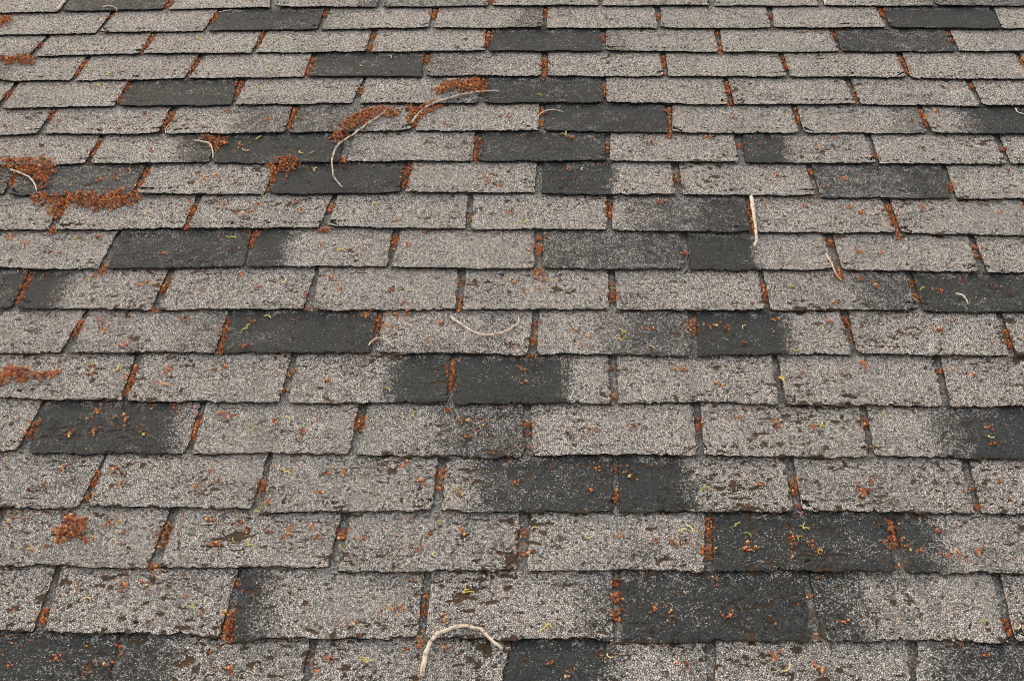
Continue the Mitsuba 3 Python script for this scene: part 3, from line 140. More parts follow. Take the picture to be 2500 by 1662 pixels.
def bark(p, n, uv):
    u, v, z = roofcoords(p)
    m = mikit.fbm(u / 0.006, v / 0.006, z / 0.003)
    s = mikit.noise(u / 0.0022, v / 0.0022, z / 0.0022)
    return mikit.mix(mi.Color3f(0.80, 0.68, 0.56), mi.Color3f(0.30, 0.19, 0.13), mikit.smoothstep(0.46, 0.74, m * 0.7 + s * 0.3))


def bark_grey(p, n, uv):
    u, v, z = roofcoords(p)
    m = mikit.fbm(u / 0.007, v / 0.007, z / 0.003)
    s = mikit.noise(u / 0.0022, v / 0.0022, z / 0.0022)
    return mikit.mix(mi.Color3f(0.68, 0.60, 0.50), mi.Color3f(0.20, 0.15, 0.11), mikit.smoothstep(0.40, 0.72, m * 0.7 + s * 0.3))


def boards(p, n, uv):
    u, v, z = roofcoords(p)
    return mikit.mix(mi.Color3f(0.30, 0.20, 0.11), mi.Color3f(0.42, 0.30, 0.18), mikit.fbm(u / 0.3, v / 0.012, 1.0))


def two(b):
    return {'type': 'twosided', 'bsdf': b}


def principled(fn, rough, spec=0.4):
    return two({'type': 'principled', 'base_color': mikit.proc(fn), 'roughness': rough, 'specular': spec})


scene['m_granules'] = principled(granules, 0.8, 0.22)
scene['m_headlap'] = principled(headlap, 0.8, 0.22)
scene['m_butt'] = principled(butt, 0.9, 0.1)
scene['m_bark'] = principled(bark, 0.7, 0.3)
scene['m_bark_grey'] = principled(bark_grey, 0.75, 0.3)
scene['m_boards'] = principled(boards, 0.7)
VC = {'type': 'mesh_attribute', 'name': 'vertex_color'}
scene['m_litter'] = two({'type': 'principled', 'base_color': VC, 'roughness': 0.6, 'specular': 0.35})

# ------------------------------------------------------------------ courses and joints, with a margin beyond what the camera sees
PITCH, EXPO, STEP = 0.305, 0.127, 0.0078          # width of a tab, exposed height of a course, rise at each butt
rng = np.random.default_rng(7)


def shifted(edge, dv):
    return [(a, b + dv) for a, b in edge]


def sj(j, dv):
    return (j[0], j[1], j[2] + dv, j[3], j[4], j[5] + dv, [])


edges = {i: [tuple(p) for p in e] for i, e in enumerate(EDGES)}
joints = {i: list(j) for i, j in enumerate(JOINTS)}
edges[17] = shifted(edges[16], -EXPO)
edges[18] = shifted(edges[17], -EXPO)
edges[-1], edges[-2], edges[-3] = shifted(edges[0], EXPO), shifted(edges[0], 2 * EXPO), shifted(edges[0], 3 * EXPO)
joints[18] = [sj(j, -2 * EXPO) for j in joints[16]]
joints[-1] = [sj(j, 2 * EXPO) for j in joints[1]]
joints[-2] = [sj(j, 2 * EXPO) for j in joints[0]]
COURSES = list(range(-2, 19))


def frame(v):
    """u range that the camera sees at v."""
    return np.interp(v, FRV, FRL), np.interp(v, FRV, FRR)


FRV, FRL, FRR = (-2.12, -1.36, 0.06), (-0.87, -1.13, -1.62), (0.71, 0.91, 1.28)
for i in COURSES:
    lo, hi = frame(edges[i][0][1])
    js = sorted(joints[i], key=lambda j: j[0])
    while js[0][0] > lo - 0.34:
        a = js[0]
        e = rng.normal(0, 0.003)
        js.insert(0, (a[0] - PITCH + e, a[1] - PITCH + e, a[2], a[3] - PITCH + e, a[4] - PITCH + e, a[5], [(0.1, 0.6)] if i % 2 else []))
    while js[-1][0] < hi + 0.34:
        a = js[-1]
        e = rng.normal(0, 0.003)
        js.append((a[0] + PITCH + e, a[1] + PITCH + e, a[2], a[3] + PITCH + e, a[4] + PITCH + e, a[5], [(0.2, 0.5)] if i % 2 else []))
    joints[i] = js


def butt_v(i, u):
    e = edges[i]
    return np.interp(u, [p[0] for p in e], [p[1] for p in e])


def side(j, which, v):
    """u of a joint's left (0) or right (1) side at v: a slightly tapered gap, wider at its foot where the corners have worn."""
    b, t = (j[0], j[3]) if which == 0 else (j[1], j[4])
    inset = 0.24 * (j[1] - j[0])
    b = b + inset if which == 0 else b - inset
    k = (np.asarray(v) - j[2]) / (j[5] - j[2])
    return b + np.clip(k, -0.5, 1.15) * (t - b)


def noise2(u, v, s, seed):
    return meshkit.noise(np.stack([np.asarray(u) / s, np.asarray(v) / s, np.full(np.shape(u), seed * 7.31 + 0.5)], -1))


def fbm2(u, v, su, sv, seed, octaves=3):
    return meshkit.fbm(np.stack([np.asarray(u) / su, np.asarray(v) / sv, np.full(np.shape(u), seed * 7.31 + 0.5)], -1), octaves, seed)


def cell_hash(x, y, k):
    """mikit.cell_rand in numpy, so that the granules' relief and colour agree."""
    x, y, z = ((np.floor(w).astype(np.int64) + 1000000) & 0xFFFFFFFF for w in (x, y, np.full_like(x, k)))
    h = (x * 374761393 + y * 668265263 + z * 2147483647) & 0xFFFFFFFF
    h = ((h ^ (h >> 13)) * 1274126177) & 0xFFFFFFFF
    return ((h ^ (h >> 16)) & 0xFFFFFF) / 16777215.0


def cells(x, y):
    """Distances to the nearest and second nearest granule centre, as mikit.voronoi."""
    first, second = np.full_like(x, 9.0), np.full_like(x, 9.0)
    for a in (-1, 0, 1):
        for b in (-1, 0, 1):
            cx, cy = np.floor(x) + a, np.floor(y) + b
            d = np.hypot(cx + cell_hash(cx, cy, 1) - x, cy + cell_hash(cx, cy, 2) - y)
            second = np.where(d < first, first, np.minimum(second, d))
            first = np.minimum(first, d)
    return first, second


def grid_faces(nu, nv, flip=False):
    a, b = np.meshgrid(np.arange(nu - 1), np.arange(nv - 1), indexing='ij')
    q = np.stack([a * nv + b, (a + 1) * nv + b, (a + 1) * nv + b + 1, a * nv + b + 1], -1).reshape(-1, 4)
    if flip:
        q = q[:, ::-1]
    return np.vstack([q[:, [0, 1, 2]], q[:, [0, 2, 3]]])


def sstep(a, b, x):
    t = np.clip((x - a) / (b - a), 0, 1)
    return t * t * (3 - 2 * t)


def darkness(i, u, lo, hi):
    d = np.zeros_like(u)
    for u0, u1, s0, s1, k in (DARK[i] if 0 <= i < len(DARK) else []):
        over = min(u1, hi) - max(u0, lo)
        if over < min(0.03, 0.3 * (u1 - u0)):
            continue
        f = np.ones_like(u)
        if not (s0 == 0 and abs(u0 - lo) < 0.03):
            f = f * sstep(u0 - s0 * 0.75 - 0.008, u0 + s0 * 0.75 + 0.008, u)
        if not (s1 == 0 and abs(u1 - hi) < 0.03):
            f = f * (1 - sstep(u1 - s1 * 0.75 - 0.008, u1 + s1 * 0.75 + 0.008, u))
        d = np.maximum(d, f * k)
    return d


def numbered(name):
    if name not in scene:
        return name
    k = 1
    while f'{name}_{k:03d}' in scene:
        k += 1
    return f'{name}_{k:03d}'


labels['shingle_roof'] = {'label': 'weathered grey asphalt shingle roof with rusty blossom litter in its joints', 'category': 'roof'}
ORD = ['first', 'second', 'third', 'fourth', 'fifth', 'sixth', 'seventh', 'eighth', 'ninth', 'tenth', 'eleventh', 'twelfth', 'thirteenth', 'fourteenth', 'fifteenth', 'sixteenth', 'seventeenth', 'eighteenth']


def shingle(i, jl, jr, place):
    """One tab: a granule-covered sheet with a ragged, worn rim, bald pits and cracks, and a rim of asphalt mat all round."""
    lo, hi = side(jl, 1, jl[2]) , side(jr, 0, jr[2])
    vb0 = float(butt_v(i, (lo + hi) / 2))
    flo, fhi = frame(vb0 + 0.06)
    seen = hi > flo - 0.02 and lo < fhi + 0.02 and -0.02 < i + 0.5 < 18
    px = np.interp(vb0, [-2.0, 0.0], [0.00155, 0.0028])
    su, sv = (1.15 * px, 1.5 * px) if seen else (0.012, 0.012)
    nu, nv = int((hi - lo) / su) + 2, int(0.143 / sv) + 2
    a = np.linspace(0, 1, nu)[:, None] * np.ones((1, nv))
    b = np.ones((nu, 1)) * np.linspace(0, 1, nv)[None, :]
    sd = int(rng.integers(1, 10000))
    um = lo + a * (hi - lo)
    vb = butt_v(i, um)
    vt = butt_v(i - 1, um) + 0.014
    v0 = vb + b * (vt - vb)
    near = np.interp(vb0, [-2.0, -1.0, 0.0], [1.0, 0.55, 0.2])       # wear grows towards the eaves
    ul = side(jl, 1, v0) + (noise2(v0 * 0 + sd, v0, 0.007, 3) - 0.5) * 0.0044 + (noise2(v0 * 0 + sd, v0, 0.0025, 4) - 0.5) * 0.0016
    ur = side(jr, 0, v0) + (noise2(v0 * 0 + sd, v0, 0.007, 5) - 0.5) * 0.0044 + (noise2(v0 * 0 + sd, v0, 0.0025, 6) - 0.5) * 0.0016
    u = ul + a * (ur - ul)
    # the butt edge: ragged, with worn corners and a few chips
    ue = um[:, 0]
    rag = (noise2(ue, ue * 0, 0.045, sd) - 0.5) * 0.0058 + (noise2(ue, ue * 0, 0.011, sd + 1) - 0.5) * (0.0030 + 0.0030 * near) + (noise2(ue, ue * 0, 0.0042, sd + 2) - 0.5) * (0.0020 + 0.0018 * near)
    for k in range(rng.poisson(0.8 + 2.4 * near)):
        c, w, d = rng.uniform(lo, hi), rng.uniform(0.002, 0.006), rng.uniform(0.0015, 0.005)
        rag = rag + d * np.clip(1 - ((ue - c) / w) ** 2, 0, 1)
    rl, rr = rng.choice([0.0015, 0.003, 0.006, 0.011], p=[0.32, 0.36, 0.24, 0.08], size=2)
    dl, dr_ = np.clip(rl - (ue - lo), 0, rl), np.clip(rr - (hi - ue), 0, rr)
    rag = rag + (rl - np.sqrt(rl * rl - dl * dl)) + (rr - np.sqrt(rr * rr - dr_ * dr_))
    vbe = vb + rag[:, None]
    v = vbe + b * (vt - vbe)
    vt1 = butt_v(i - 1, u)
    t = (v - butt_v(i, u)) / (vt1 - butt_v(i, u))
    warp = 0.034 * (fbm2(um, v, 0.045, 0.030, 61, 3) - 0.5)
    dk = darkness(i, um + warp, lo, hi) if seen else um * 0
    fade = fbm2(um, v, 0.07, 0.05, 62, 3)                            # worn charcoal lets the paler granules through
    dk = dk * (1 - 0.14 * sstep(0.45, 0.75, fade))
    dk = dk * (1 - 0.35 * sstep(0.80, 1.0, t) * sstep(0.35, 0.6, noise2(um, v, 0.02, 63)))
    dk = np.maximum(dk, (0.30 * sstep(0.55, 0.75, fbm2(um, v, 0.13, 0.06, 64, 2))) if seen else 0)
    if not seen and rng.random() < 0.3:
        dk = dk + 0.8
    edge_d = np.minimum(np.minimum(u - ul, ur - u), (v - vbe))
    if seen:
        grow = np.interp(vb0, [-2.0, -1.2, -0.6, 0.0], [1, 0.75, 0.45, 0.15]) - 0.10 * np.clip(um, -1, 1)
        wu, wv = u + 0.010 * (noise2(u, v, 0.006, 71) - 0.5), v + 0.007 * (noise2(u, v, 0.006, 72) - 0.5)
        pit = fbm2(wu, wv, 0.0135, 0.0080, 1, 3) + 0.09 * np.exp(-edge_d / 0.003) * near - 0.04 * dk
        big = fbm2(u, v, 0.11, 0.07, 2, 2) + 0.10 * sstep(-1.95, -2.10, v)
        thr = 0.808 - 0.085 * grow - 0.36 * (big - 0.5)
        bald = sstep(thr - 0.012, thr + 0.012, pit)
        rid = np.abs(fbm2(u, v, 0.05, 0.011, 3, 3) - 0.5)
        zone = sstep(0.54, 0.64, fbm2(u, v, 0.09, 0.03, 4, 2) + 0.10 * sstep(0.6, 1.0, t) + 0.04 * grow)
        crack = sstep(0.016, 0.006, rid) * zone * (0.4 + 0.6 * near)
    else:
        bald, crack = u * 0, u * 0
    bald = np.maximum(bald, crack * 0.95)
    rough = (1 - 0.62 * dk) * (1 - 0.8 * bald)
    z = STEP * (1 - t)
    lift = rng.uniform(0.0, 0.0022)
    tilt = rng.uniform(-1, 1)
    z = z + lift * np.clip(1 - t, 0, 1) ** 2 * (1 + tilt * (2 * a - 1)) + (noise2(u, v, 0.07, 11) - 0.5) * 0.0016 * np.clip(1.05 - t, 0, 1)
    for corner, sidea in ((rng.random(), a), (rng.random(), 1 - a)):
        if corner < 0.4:
            z = z + rng.uniform(0.001, 0.0042) * np.clip(1 - sidea * (hi - lo) / 0.05, 0, 1) ** 2 * np.clip(1 - t / 0.5, 0, 1) ** 2
    if seen:
        d1, d2 = cells(u / GRAIN, v / GRAIN)
        z = z + rough * (0.0013 * sstep(0.03, 0.5, d2 - d1) - 0.0009 + (noise2(u, v, 0.0021, 12) - 0.5) * 0.0012 + (noise2(u, v, 0.0070, 13) - 0.5) * 0.0009)
    z = z - 0.0017 * bald - 0.0007 * np.exp(-edge_d / 0.0012) - 0.0010 * crack
    P0 = np.stack([u, v, z], -1).reshape(-1, 3)
    uv = np.stack([dk, bald], -1).reshape(-1, 2)
    key = numbered('shingle_roof__shingle')
    scene[key] = mikit.ply((world(P0), grid_faces(nu, nv)), 'm_granules', smooth=True, uv=uv)
    # rim: the cut edge of the mat, down the left side, along the butt, up the right side
    g = P0.reshape(nu, nv, 3)
    loop = np.vstack([g[0, ::-1], g[1:, 0], g[-1, 1:]])
    inward = np.vstack([np.tile([1, 0, 0], (nv, 1)), np.tile([0, 1, 0], (nu - 1, 1)), np.tile([-1, 0, 0], (nv - 1, 1))]).astype(float)
    th = 0.0038
    r1 = loop + np.array([0, 0, -0.5 * th]) - inward * (0.0003 + 0.0007 * noise2(loop[:, 0], loop[:, 1], 0.003, 8))[:, None]
    r2 = loop + np.array([0, 0, -th]) + inward * 0.0012
    r3 = r2 + inward * np.minimum(0.022, 0.3 * (hi - lo)) + np.array([0, 0, 0.0022])
    rings = np.stack([loop, r1, r2, r3], 1)
    scene[key + '__edge'] = mikit.ply((world(rings.reshape(-1, 3)), grid_faces(len(loop), 4)), 'm_butt', smooth=True)
    if seen and place and dk.mean() > 0.55:
        labels[key] = {'label': f'{"charcoal dark" if dk.mean() > 0.7 else "half charcoal"} shingle, {ORD[place[1]]} from the left in the {ORD[i]} course from the top'}


SPANS = []                                        # (course, order from the left, u0, u1) of every shingle in view
for i in COURSES:
    js = joints[i]
    order = 0
    for jl, jr in zip(js[:-1], js[1:]):
        lo, hi = side(jl, 1, jl[2]), side(jr, 0, jr[2])
        flo, fhi = frame(float(butt_v(i, (lo + hi) / 2)) + 0.06)
        vis = 0 <= i < 18 and hi > flo + 0.01 and lo < fhi - 0.01
        shingle(i, jl, jr, (i, order) if vis else None)
        if vis:
            SPANS.append((i, order, lo, hi))
        order += vis

# the headlap of each course: seen at the bottom of the joints of the course above it
for i in COURSES:
    js = joints[i]
    lo, hi = js[0][1] - 0.02, js[-1][0] + 0.02
    du, dv = 0.0045, 0.0045
    nu, nv = int((hi - lo) / du), int(0.142 / dv)
    a, b = np.meshgrid(np.linspace(lo, hi, nu), np.linspace(0, 1, nv), indexing='ij')
    v1, v2 = butt_v(i - 1, a), butt_v(i - 2, a) if i - 2 in edges else butt_v(i - 1, a) + EXPO
    v = v1 + 0.006 + b * (v2 - v1 + 0.010)
    t = 1 + (v - v1) / (v2 - v1)
    z = STEP * (1 - t) - 0.0004 + (noise2(a, v, 0.006, 21) - 0.5) * 0.0012 + (noise2(a, v, 0.03, 22) - 0.5) * 0.0012
    scene[numbered('shingle_roof__headlap')] = mikit.ply((world(np.stack([a, v, z], -1).reshape(-1, 3)), grid_faces(nu, nv)), 'm_headlap', smooth=True, uv=np.zeros((nu * nv, 2)))
deck = trimesh.creation.box(extents=[4.6, 3.1, 0.018])
deck.apply_translation([0, -0.95, -0.0215])
deck.vertices = world(deck.vertices)
scene['shingle_roof__deck'] = mikit.ply(deck, 'm_boards')


def surface(u, v):
    """Height of the roof at one point: on a tab, or on the headlap in a joint."""
    for i in COURSES:
        vb = float(butt_v(i, u))
        if v >= vb:
            t = (v - vb) / (float(butt_v(i - 1, u)) - vb)
            for j in joints[i]:
                if side(j, 0, v) < u < side(j, 1, v):
                    return -STEP * t + 0.0002
            return STEP * (1 - t) + 0.0006
    return 0.0


# ------------------------------------------------------------------ litter: bits of dried blossom
RUST = np.array([[0.52, 0.165, 0.062], [0.38, 0.112, 0.046], [0.62, 0.25, 0.090], [0.19, 0.066, 0.036], [0.54, 0.138, 0.052], [0.78, 0.52, 0.22], [0.08, 0.040, 0.030]])
RW = np.array([0.21, 0.18, 0.15, 0.15, 0.10, 0.10, 0.11])
ICO = trimesh.creation.icosphere(subdivisions=1)
LOW = trimesh.creation.icosphere(subdivisions=0)


def spin(r):
    q = r.normal(size=4)
    return trimesh.transformations.quaternion_matrix(q / np.linalg.norm(q))[:3, :3]


def strip(r, length, width, bend, n=4):
    s = np.linspace(-0.5, 0.5, n + 1)
    ang = s * bend
    x = np.sin(ang) / bend * length
    zz = (1 - np.cos(ang)) / bend * length
    w = width * np.cos(s * 2.2)
    tw = r.uniform(-0.5, 0.5) * s
    v = np.concatenate([np.stack([x, w * np.cos(tw), zz + w * np.sin(tw) + 0.25 * width], 1), np.stack([x, 0 * w, zz], 1), np.stack([x, -w * np.cos(tw), zz - w * np.sin(tw) + 0.25 * width], 1)])
    m = n + 1
    f = [[k + o, k + 1 + o, k + 1 + m + o] for o in (0, m) for k in range(n)] + [[k + o, k + 1 + m + o, k + m + o] for o in (0, m) for k in range(n)]
    return v, np.array(f)


def tube(points, radii, sides=5, cap=True):
    p = np.asarray(points, float)
    t = np.gradient(p, axis=0)
    t /= np.linalg.norm(t, axis=1, keepdims=True) + 1e-12
    ref = np.where(np.abs(t[:, 2:]) < 0.9, [[0, 0, 1.0]], [[1.0, 0, 0]])
    a = np.cross(t, ref)
    a /= np.linalg.norm(a, axis=1, keepdims=True) + 1e-12
    b = np.cross(a, t)
    ang = np.arange(sides) * 2 * np.pi / sides
    rad = np.asarray(radii, float).reshape(len(p), -1)
    v = p[:, None] + rad[:, :, None] * (np.cos(ang)[None, :, None] * a[:, None] + np.sin(ang)[None, :, None] * b[:, None])
    n = len(p)
    f = []
    for k in range(n - 1):
        for s in range(sides):
            s2 = (s + 1) % sides
            f += [[k * sides + s, k * sides + s2, (k + 1) * sides + s2], [k * sides + s, (k + 1) * sides + s2, (k + 1) * sides + s]]
    v = v.reshape(-1, 3)
    if cap:
        v = np.vstack([v, p[:1], p[-1:]])
        for s in range(sides):
            s2 = (s + 1) % sides
            f += [[n * sides, s2, s], [n * sides + 1, (n - 1) * sides + s, (n - 1) * sides + s2]]
    return v, np.array(f)


def make_bit(r, size):
    """(vertices, faces, colour) of one bit about size metres long, centred on the origin."""
    kind = r.random()
    col = RUST[r.choice(len(RUST), p=RW)] * r.uniform(0.75, 1.3)
    if kind < 0.34:
        v, f = LOW.vertices * np.array([0.34, 0.24, 0.24]) * size * (1 + 0.25 * r.normal(size=(12, 1))), LOW.faces
    elif kind < 0.86:
        v, f = strip(r, size * r.uniform(0.7, 1.2), size * r.uniform(0.12, 0.24), r.uniform(1.0, 4.2), 4)
    else:
        s = np.linspace(-0.7, 0.7, 5)
        pts = np.stack([s * size, 0.25 * size * np.sin(s * r.uniform(1, 4)), 0.2 * size * np.cos(s * 3)], 1)
        v, f = tube(pts, np.full(5, 0.055 * size), 3, False)
        col = np.array([0.42, 0.22, 0.08]) * r.uniform(0.5, 1.3)
    return np.asarray(v) @ spin(r).T, np.asarray(f), col


class Pile:
    def __init__(self):
        self.v, self.f, self.c, self.n = [], [], [], 0

    def add(self, v, f, col):
        self.v.append(v)
        self.f.append(f + self.n)
        self.c.append(np.tile(np.clip(col, 0, 0.9), (len(v), 1)))
        self.n += len(v)

    def ply(self, **more):
        return mikit.ply((np.vstack(self.v), np.vstack(self.f)), 'm_litter', color=np.vstack(self.c), **more)


lit = np.random.default_rng(21)
BITS = [make_bit(lit, 1.0) for _ in range(260)]


def bit_at(pile, u, v, z, size, r):
    bv, bf, col = BITS[r.integers(len(BITS))]
    th = r.uniform(0, 2 * np.pi)
    c, s = np.cos(th), np.sin(th)
    w = bv * size
    w = np.stack([w[:, 0] * c - w[:, 1] * s + u, w[:, 0] * s + w[:, 1] * c + v, w[:, 2] - w[:, 2].min() * 0.6 + z], 1)
    pile.add(world(w), bf, col * r.uniform(0.8, 1.2))


loose = Pile()
for i in range(0, 18):
    for j in joints[i]:
        for f0, f1 in j[6]:
            vt, vb = float(butt_v(i - 1, j[3])), float(butt_v(i, j[0]))
            va, vz = vt + (vb - vt) * f0, vt + (vb - vt) * f1
            mid = (va + vz) / 2
            width = max(0.006, float(side(j, 1, mid) - side(j, 0, mid)))
            n = int(abs(va - vz) * width / 5.6e-6) + 3
            ph = lit.uniform(0, 100)
            for _ in range(n):
                v = lit.uniform(vz, va)
                if noise2(np.array([ph]), np.array([v]), 0.016, 31)[0] < lit.uniform(0.2, 0.5):
                    continue
                x = np.clip(lit.normal(0.5, 0.33), -0.5, 1.5)
                u = float(side(j, 0, v) * (1 - x) + side(j, 1, v) * x)
                bit_at(loose, u, v, surface(u, v) + lit.uniform(0, 0.0105) * max(0.0, 1 - 2.0 * abs(x - 0.5)), lit.uniform(0.0040, 0.0088), lit)
# crumbs: thicker on the left, gathering under the butts
for _ in range(7200):
    v = lit.uniform(-2.06, 0.05)
    lo, hi = frame(v)
    x = lit.random() ** 1.35
    u = lo + x * (hi - lo)
    if lit.random() < 0.35:
        ii = next(i for i in COURSES if v >= butt_v(i, u))
        v = float(butt_v(ii - 1, u)) - abs(lit.normal(0, 0.010)) - 0.002
    if fbm2(np.array([u]), np.array([v]), 0.08, 0.035, 41, 2)[0] < 0.50 and lit.random() < 0.82:
        continue
    bit_at(loose, u, v, surface(u, v) - 0.0003, lit.uniform(0.0028, 0.0068), lit)
scene['blossom_litter'] = loose.ply()
labels['blossom_litter'] = {'label': 'loose rust brown crumbs of dried blossom filling the joints and scattered over the shingles', 'category': 'plant litter', 'kind': 'stuff'}

# heaps
from shapely.geometry import Point, Polygon
for text, poly in HEAPS:
    pg = Polygon(poly).buffer(0.011)
    pile = Pile()
    x0, y0, x1, y1 = pg.bounds
    n = int(pg.area / 8.0e-6)
    k = 0
    while k < n:
        u, v = lit.uniform(x0, x1), lit.uniform(y0, y1)
        d = pg.exterior.distance(Point(u, v)) if pg.contains(Point(u, v)) else -1
        k += 0.35
        if d < 0 or noise2(np.array([u]), np.array([v]), 0.010, 33)[0] * 0.6 + 0.4 * noise2(np.array([u]), np.array([v]), 0.028, 34)[0] < 0.66 - d * 20:
            continue
        k += 0.65
        bit_at(pile, u, v, surface(u, v) + lit.uniform(0, 1) * min(0.013, d * 0.75), lit.uniform(0.0045, 0.0100), lit)
    key = numbered('blossom_heap')
    scene[key] = pile.ply()
    labels[key] = {'label': text, 'category': 'plant litter'}

def place_labels(points, what):
    """A label for each small piece that says on which shingle it lies, and where among its like there."""
    homes = {}
    for n, (u, v) in enumerate(points):
        i = next(i for i in COURSES if v >= butt_v(i, u))
        row = [s for s in SPANS if s[0] == min(max(i, 0), 17)]
        home = min(row, key=lambda s: max(s[2] - u, u - s[3], 0))[:2]
        homes.setdefault(home, []).append((u, n))
    out = {}
    for (i, o), l in homes.items():
        on = f'on {ORD[o]} shingle from left in {ORD[i]} course from top'
        for k, (u, n) in enumerate(sorted(l)):
            which = '' if len(l) == 1 else ('left one ' if k == 0 else 'right one ') if len(l) == 2 else f'{ORD[k]} from left '
            out[n] = f'{what} {which}{on}'
    return out


# single clusters: a few kinds, each placed many times
KINDS = []
for k in range(12):
    r = np.random.default_rng(100 + k)
    pile = Pile()
    for _ in range(int(r.integers(7, 16))):
        rad = abs(r.normal(0, 0.0040))
        th = r.uniform(0, 2 * np.pi)
        bv, bf, col = make_bit(r, r.uniform(0.0034, 0.0078))
        off = np.array([rad * np.cos(th) * 1.5, rad * np.sin(th), 0])
        bv = bv + off
        bv[:, 2] += -bv[:, 2].min() * 0.8 + r.uniform(0, 0.0014)
        pile.add(bv, bf, col * 1.15)
    KINDS.append(pile.ply())


def roof_at(u, v, z, turn, s=1.0):
    m = np.eye(4)
    c, q = math.cos(turn) * s, math.sin(turn) * s
    m[:2, :2] = [[c, -q], [q, c]]
    m[2, 2] = s
    m[:3, 3] = [u, v, z]
    return mi.ScalarTransform4f((ROOF @ m).tolist())


cl = np.random.default_rng(5)
big = sorted(CLUSTERS, key=lambda p: p[1])[:296]
texts = place_labels(big, 'rust blossom cluster')
for n, (u, v) in enumerate(big):
    key = numbered('blossom_cluster')
    scene[key] = {**KINDS[cl.integers(len(KINDS))], 'to_world': roof_at(u, v, surface(u, v) - 0.0002, cl.uniform(0, 6.28), cl.uniform(0.95, 1.55))}
    labels[key] = {'label': texts[n], 'category': 'blossom', 'group': 'small blossom clusters on the shingles'}


# flower stalks: thin yellow-green curls
def curl(r, n, length):
    pile = Pile()
    for k in range(n):
        s = np.linspace(0, 1, 9)
        bend = r.uniform(0.8, 3.0) * r.choice([-1, 1])
        ang = bend * s + r.uniform(-0.5, 0.5)
        step = length / 8 * r.uniform(0.7, 1.1)
        pts = np.cumsum(np.stack([np.cos(ang) * step, np.sin(ang) * step, 0 * s], 1), 0) - np.array([length * 0.4, 0, 0])
        pts[:, 2] = 0.0009 + 0.0026 * np.sin(s * np.pi * r.uniform(0.5, 1.0)) * r.uniform(0.3, 1)
        col = np.array([[0.50, 0.47, 0.10], [0.62, 0.50, 0.17], [0.66, 0.56, 0.28], [0.40, 0.44, 0.09]])[r.integers(4)] * r.uniform(0.85, 1.2)
        v, f = tube(pts, np.linspace(0.0011, 0.0008, 9), 5)
        pile.add(v, f, col)
    if r.random() < 0.7:
        for _ in range(3):
            bv, bf, col = make_bit(r, 0.0036)
            bv[:, 2] += 0.001
            pile.add(bv - np.array([length * 0.4, 0, 0]), bf, col)
    return pile.ply()


STALK_KINDS = [curl(np.random.default_rng(300 + k), 1 if k % 3 else 2, 0.010 + 0.0008 * k) for k in range(9)]
texts = place_labels(STALKS, 'yellow flower stalk')
for n, (u, v) in enumerate(STALKS):
    key = numbered('flower_stalk')
    scene[key] = {**STALK_KINDS[cl.integers(len(STALK_KINDS))], 'to_world': roof_at(u, v, surface(u, v) + 0.0004, cl.uniform(0, 6.28), cl.uniform(0.95, 1.4))}
    labels[key] = {'label': texts[n], 'category': 'flower stalk', 'group': 'yellow green flower stalks on the shingles'}
for u, v, n, length, text in SPRIGS:
    key = numbered('flower_sprig')
    scene[key] = {**curl(np.random.default_rng(int(900 + n * 7 + length * 1e4)), n, length), 'to_world': roof_at(u, v, surface(u, v) + 0.0006, cl.uniform(0.8, 2.2))}
    labels[key] = {'label': text, 'category': 'flower stalk'}


# the winged seeds: a stalk, a bract and small green bits
def leaf_strip(p0, p1, width, col, pile, lift=0.002):
    p0, p1 = np.array(p0), np.array(p1)
    n = 10
    s = np.linspace(0, 1, n)[:, None]
    d = (p1 - p0) / np.linalg.norm(p1 - p0)
    side_ = np.array([-d[1], d[0]])
    w = width * np.sin(np.pi * np.clip(s * 0.92 + 0.08, 0, 1) ** 1.5) ** 0.8
    rows = []
    for k in (-1, -0.4, 0.4, 1):
        xy = p0 + (p1 - p0) * s + side_ * w * k
        rows.append(np.hstack([xy, lift + 0.0012 * np.sin(s * 3) + 0.0008 * k * k * (w / width)]))
    V = np.stack(rows, 1).reshape(-1, 3)
    pile.add(V, grid_faces(n, 4), np.array(col))


seed = Pile()
leaf_strip((0.0, 0.0), (0.0215, -0.0035), 0.0036, (0.52, 0.27, 0.19), seed)
leaf_strip((0.0005, 0.0002), (0.011, -0.0008), 0.0016, (0.48, 0.42, 0.16), seed, 0.0034)
v_, f_ = tube([[-0.016, 0.004, 0.002], [-0.008, 0.0035, 0.0028], [0.0, 0.0, 0.0025]], [0.0006, 0.0007, 0.0009], 5)
seed.add(v_, f_, np.array([0.45, 0.10, 0.06]))
leaf_strip((0.0, -0.001), (0.001, -0.0085), 0.0011, (0.55, 0.50, 0.22), seed, 0.0016)
u, v = SEED
scene['winged_seed'] = {**seed.ply(), 'to_world': roof_at(u, v, surface(u, v), 0.0)}
labels['winged_seed'] = {'label': 'pink and green bract with a red stalk on a light shingle at the lower left', 'category': 'seed'}
bract = Pile()
leaf_strip((0.0, 0.0), (0.013, 0.011), 0.0017, (0.62, 0.55, 0.30), bract)
leaf_strip((-0.001, 0.0105), (0.013, 0.0125), 0.0013, (0.50, 0.52, 0.22), bract, 0.0026)
u, v = BRACT
scene['pale_bract'] = {**bract.ply(), 'to_world': roof_at(u, v, surface(u, v), 0.0, 1.3)}
labels['pale_bract'] = {'label': 'pale green v shaped bract on a light shingle of the second course, upper left', 'category': 'leaf'}

# ------------------------------------------------------------------ twigs
tr = np.random.default_rng(77)


def spline(pts, n):
    p = np.asarray(pts, float)
    d = np.concatenate([[0], np.cumsum(np.linalg.norm(np.diff(p, axis=0), axis=1))])
    from scipy.interpolate import PchipInterpolator
    s = np.linspace(0, d[-1], n)
    return np.stack([PchipInterpolator(d, p[:, k])(s) for k in range(2)], 1), d[-1]


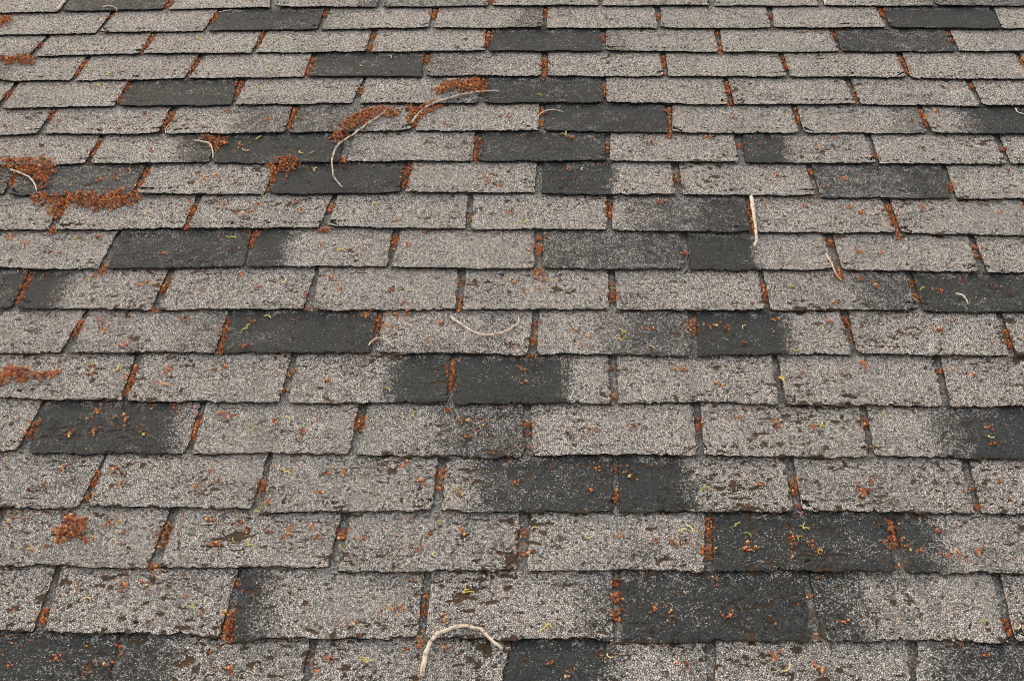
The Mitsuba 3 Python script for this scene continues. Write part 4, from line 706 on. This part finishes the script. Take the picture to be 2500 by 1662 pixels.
def twig_mesh(pts, rad, seed_):
    xy, length = spline(pts, max(10, int(length_of(pts) / 0.004)))
    n = len(xy)
    zs = np.array([max(surface(a + da, b + db) for da in (-rad, 0, rad) for db in (-rad, rad)) for a, b in xy])
    w = 9
    pad = np.pad(zs, w, mode='edge')
    env = np.array([pad[k:k + 2 * w + 1].max() for k in range(n)])
    env = np.convolve(np.pad(env, w, mode='edge'), np.ones(2 * w + 1) / (2 * w + 1), 'valid')
    s = np.linspace(0, 1, n)
    prof = rad * (1.08 - 0.42 * s) * (1 + 0.2 * (noise2(s * length, s * 0 + seed_, 0.006, 51) - 0.5) * 2)
    for k in range(max(1, int(length / 0.03))):
        c = tr.uniform(0.05, 0.95)
        prof = prof * (1 + 0.25 * np.exp(-((s - c) * length / 0.0018) ** 2))
    z = env + prof * 0.95 + 0.0003 + 0.002 * np.sin(np.pi * s) * (1 if length > 0.08 else 0.4)
    sides = 9
    rr = prof[:, None] * (1 + 0.14 * (tr.random((n, sides)) - 0.5))
    wob = np.stack([noise2(s * length, s * 0 + seed_, 0.011, 52), noise2(s * length, s * 0 + seed_, 0.011, 53)], 1) - 0.5
    xy = xy + tr.normal(0, 0.06 * rad, (n, 2)) + wob * 0.9 * rad
    return tube(np.column_stack([xy, z]), rr, sides)


def length_of(pts):
    return float(np.linalg.norm(np.diff(np.asarray(pts), axis=0), axis=1).sum())


for name, text, rad, pts in TWIGS:
    key = numbered(name)
    v_, f_ = twig_mesh(pts, 0.95 * rad / 1000.0, len(labels))
    grey = 'grey' in text or 'lower of' in text or 'dark stick' in text
    mat = 'm_bark_grey' if grey else 'm_bark'
    if name == 'forked_twig':
        scene[key + '__stem'] = mikit.ply((world(v_), f_), mat, smooth=True)
        e = pts[1]
        v2, f2 = twig_mesh([e, (e[0] + 0.001, e[1] - 0.012), (e[0] + 0.0015, e[1] - 0.028)], 0.0020, 3)
        scene[key + '__side_shoot'] = mikit.ply((world(v2), f2), mat, smooth=True)
    else:
        scene[key] = mikit.ply((world(v_), f_), mat, smooth=True)
    labels[key] = {'label': text, 'category': 'twig'}
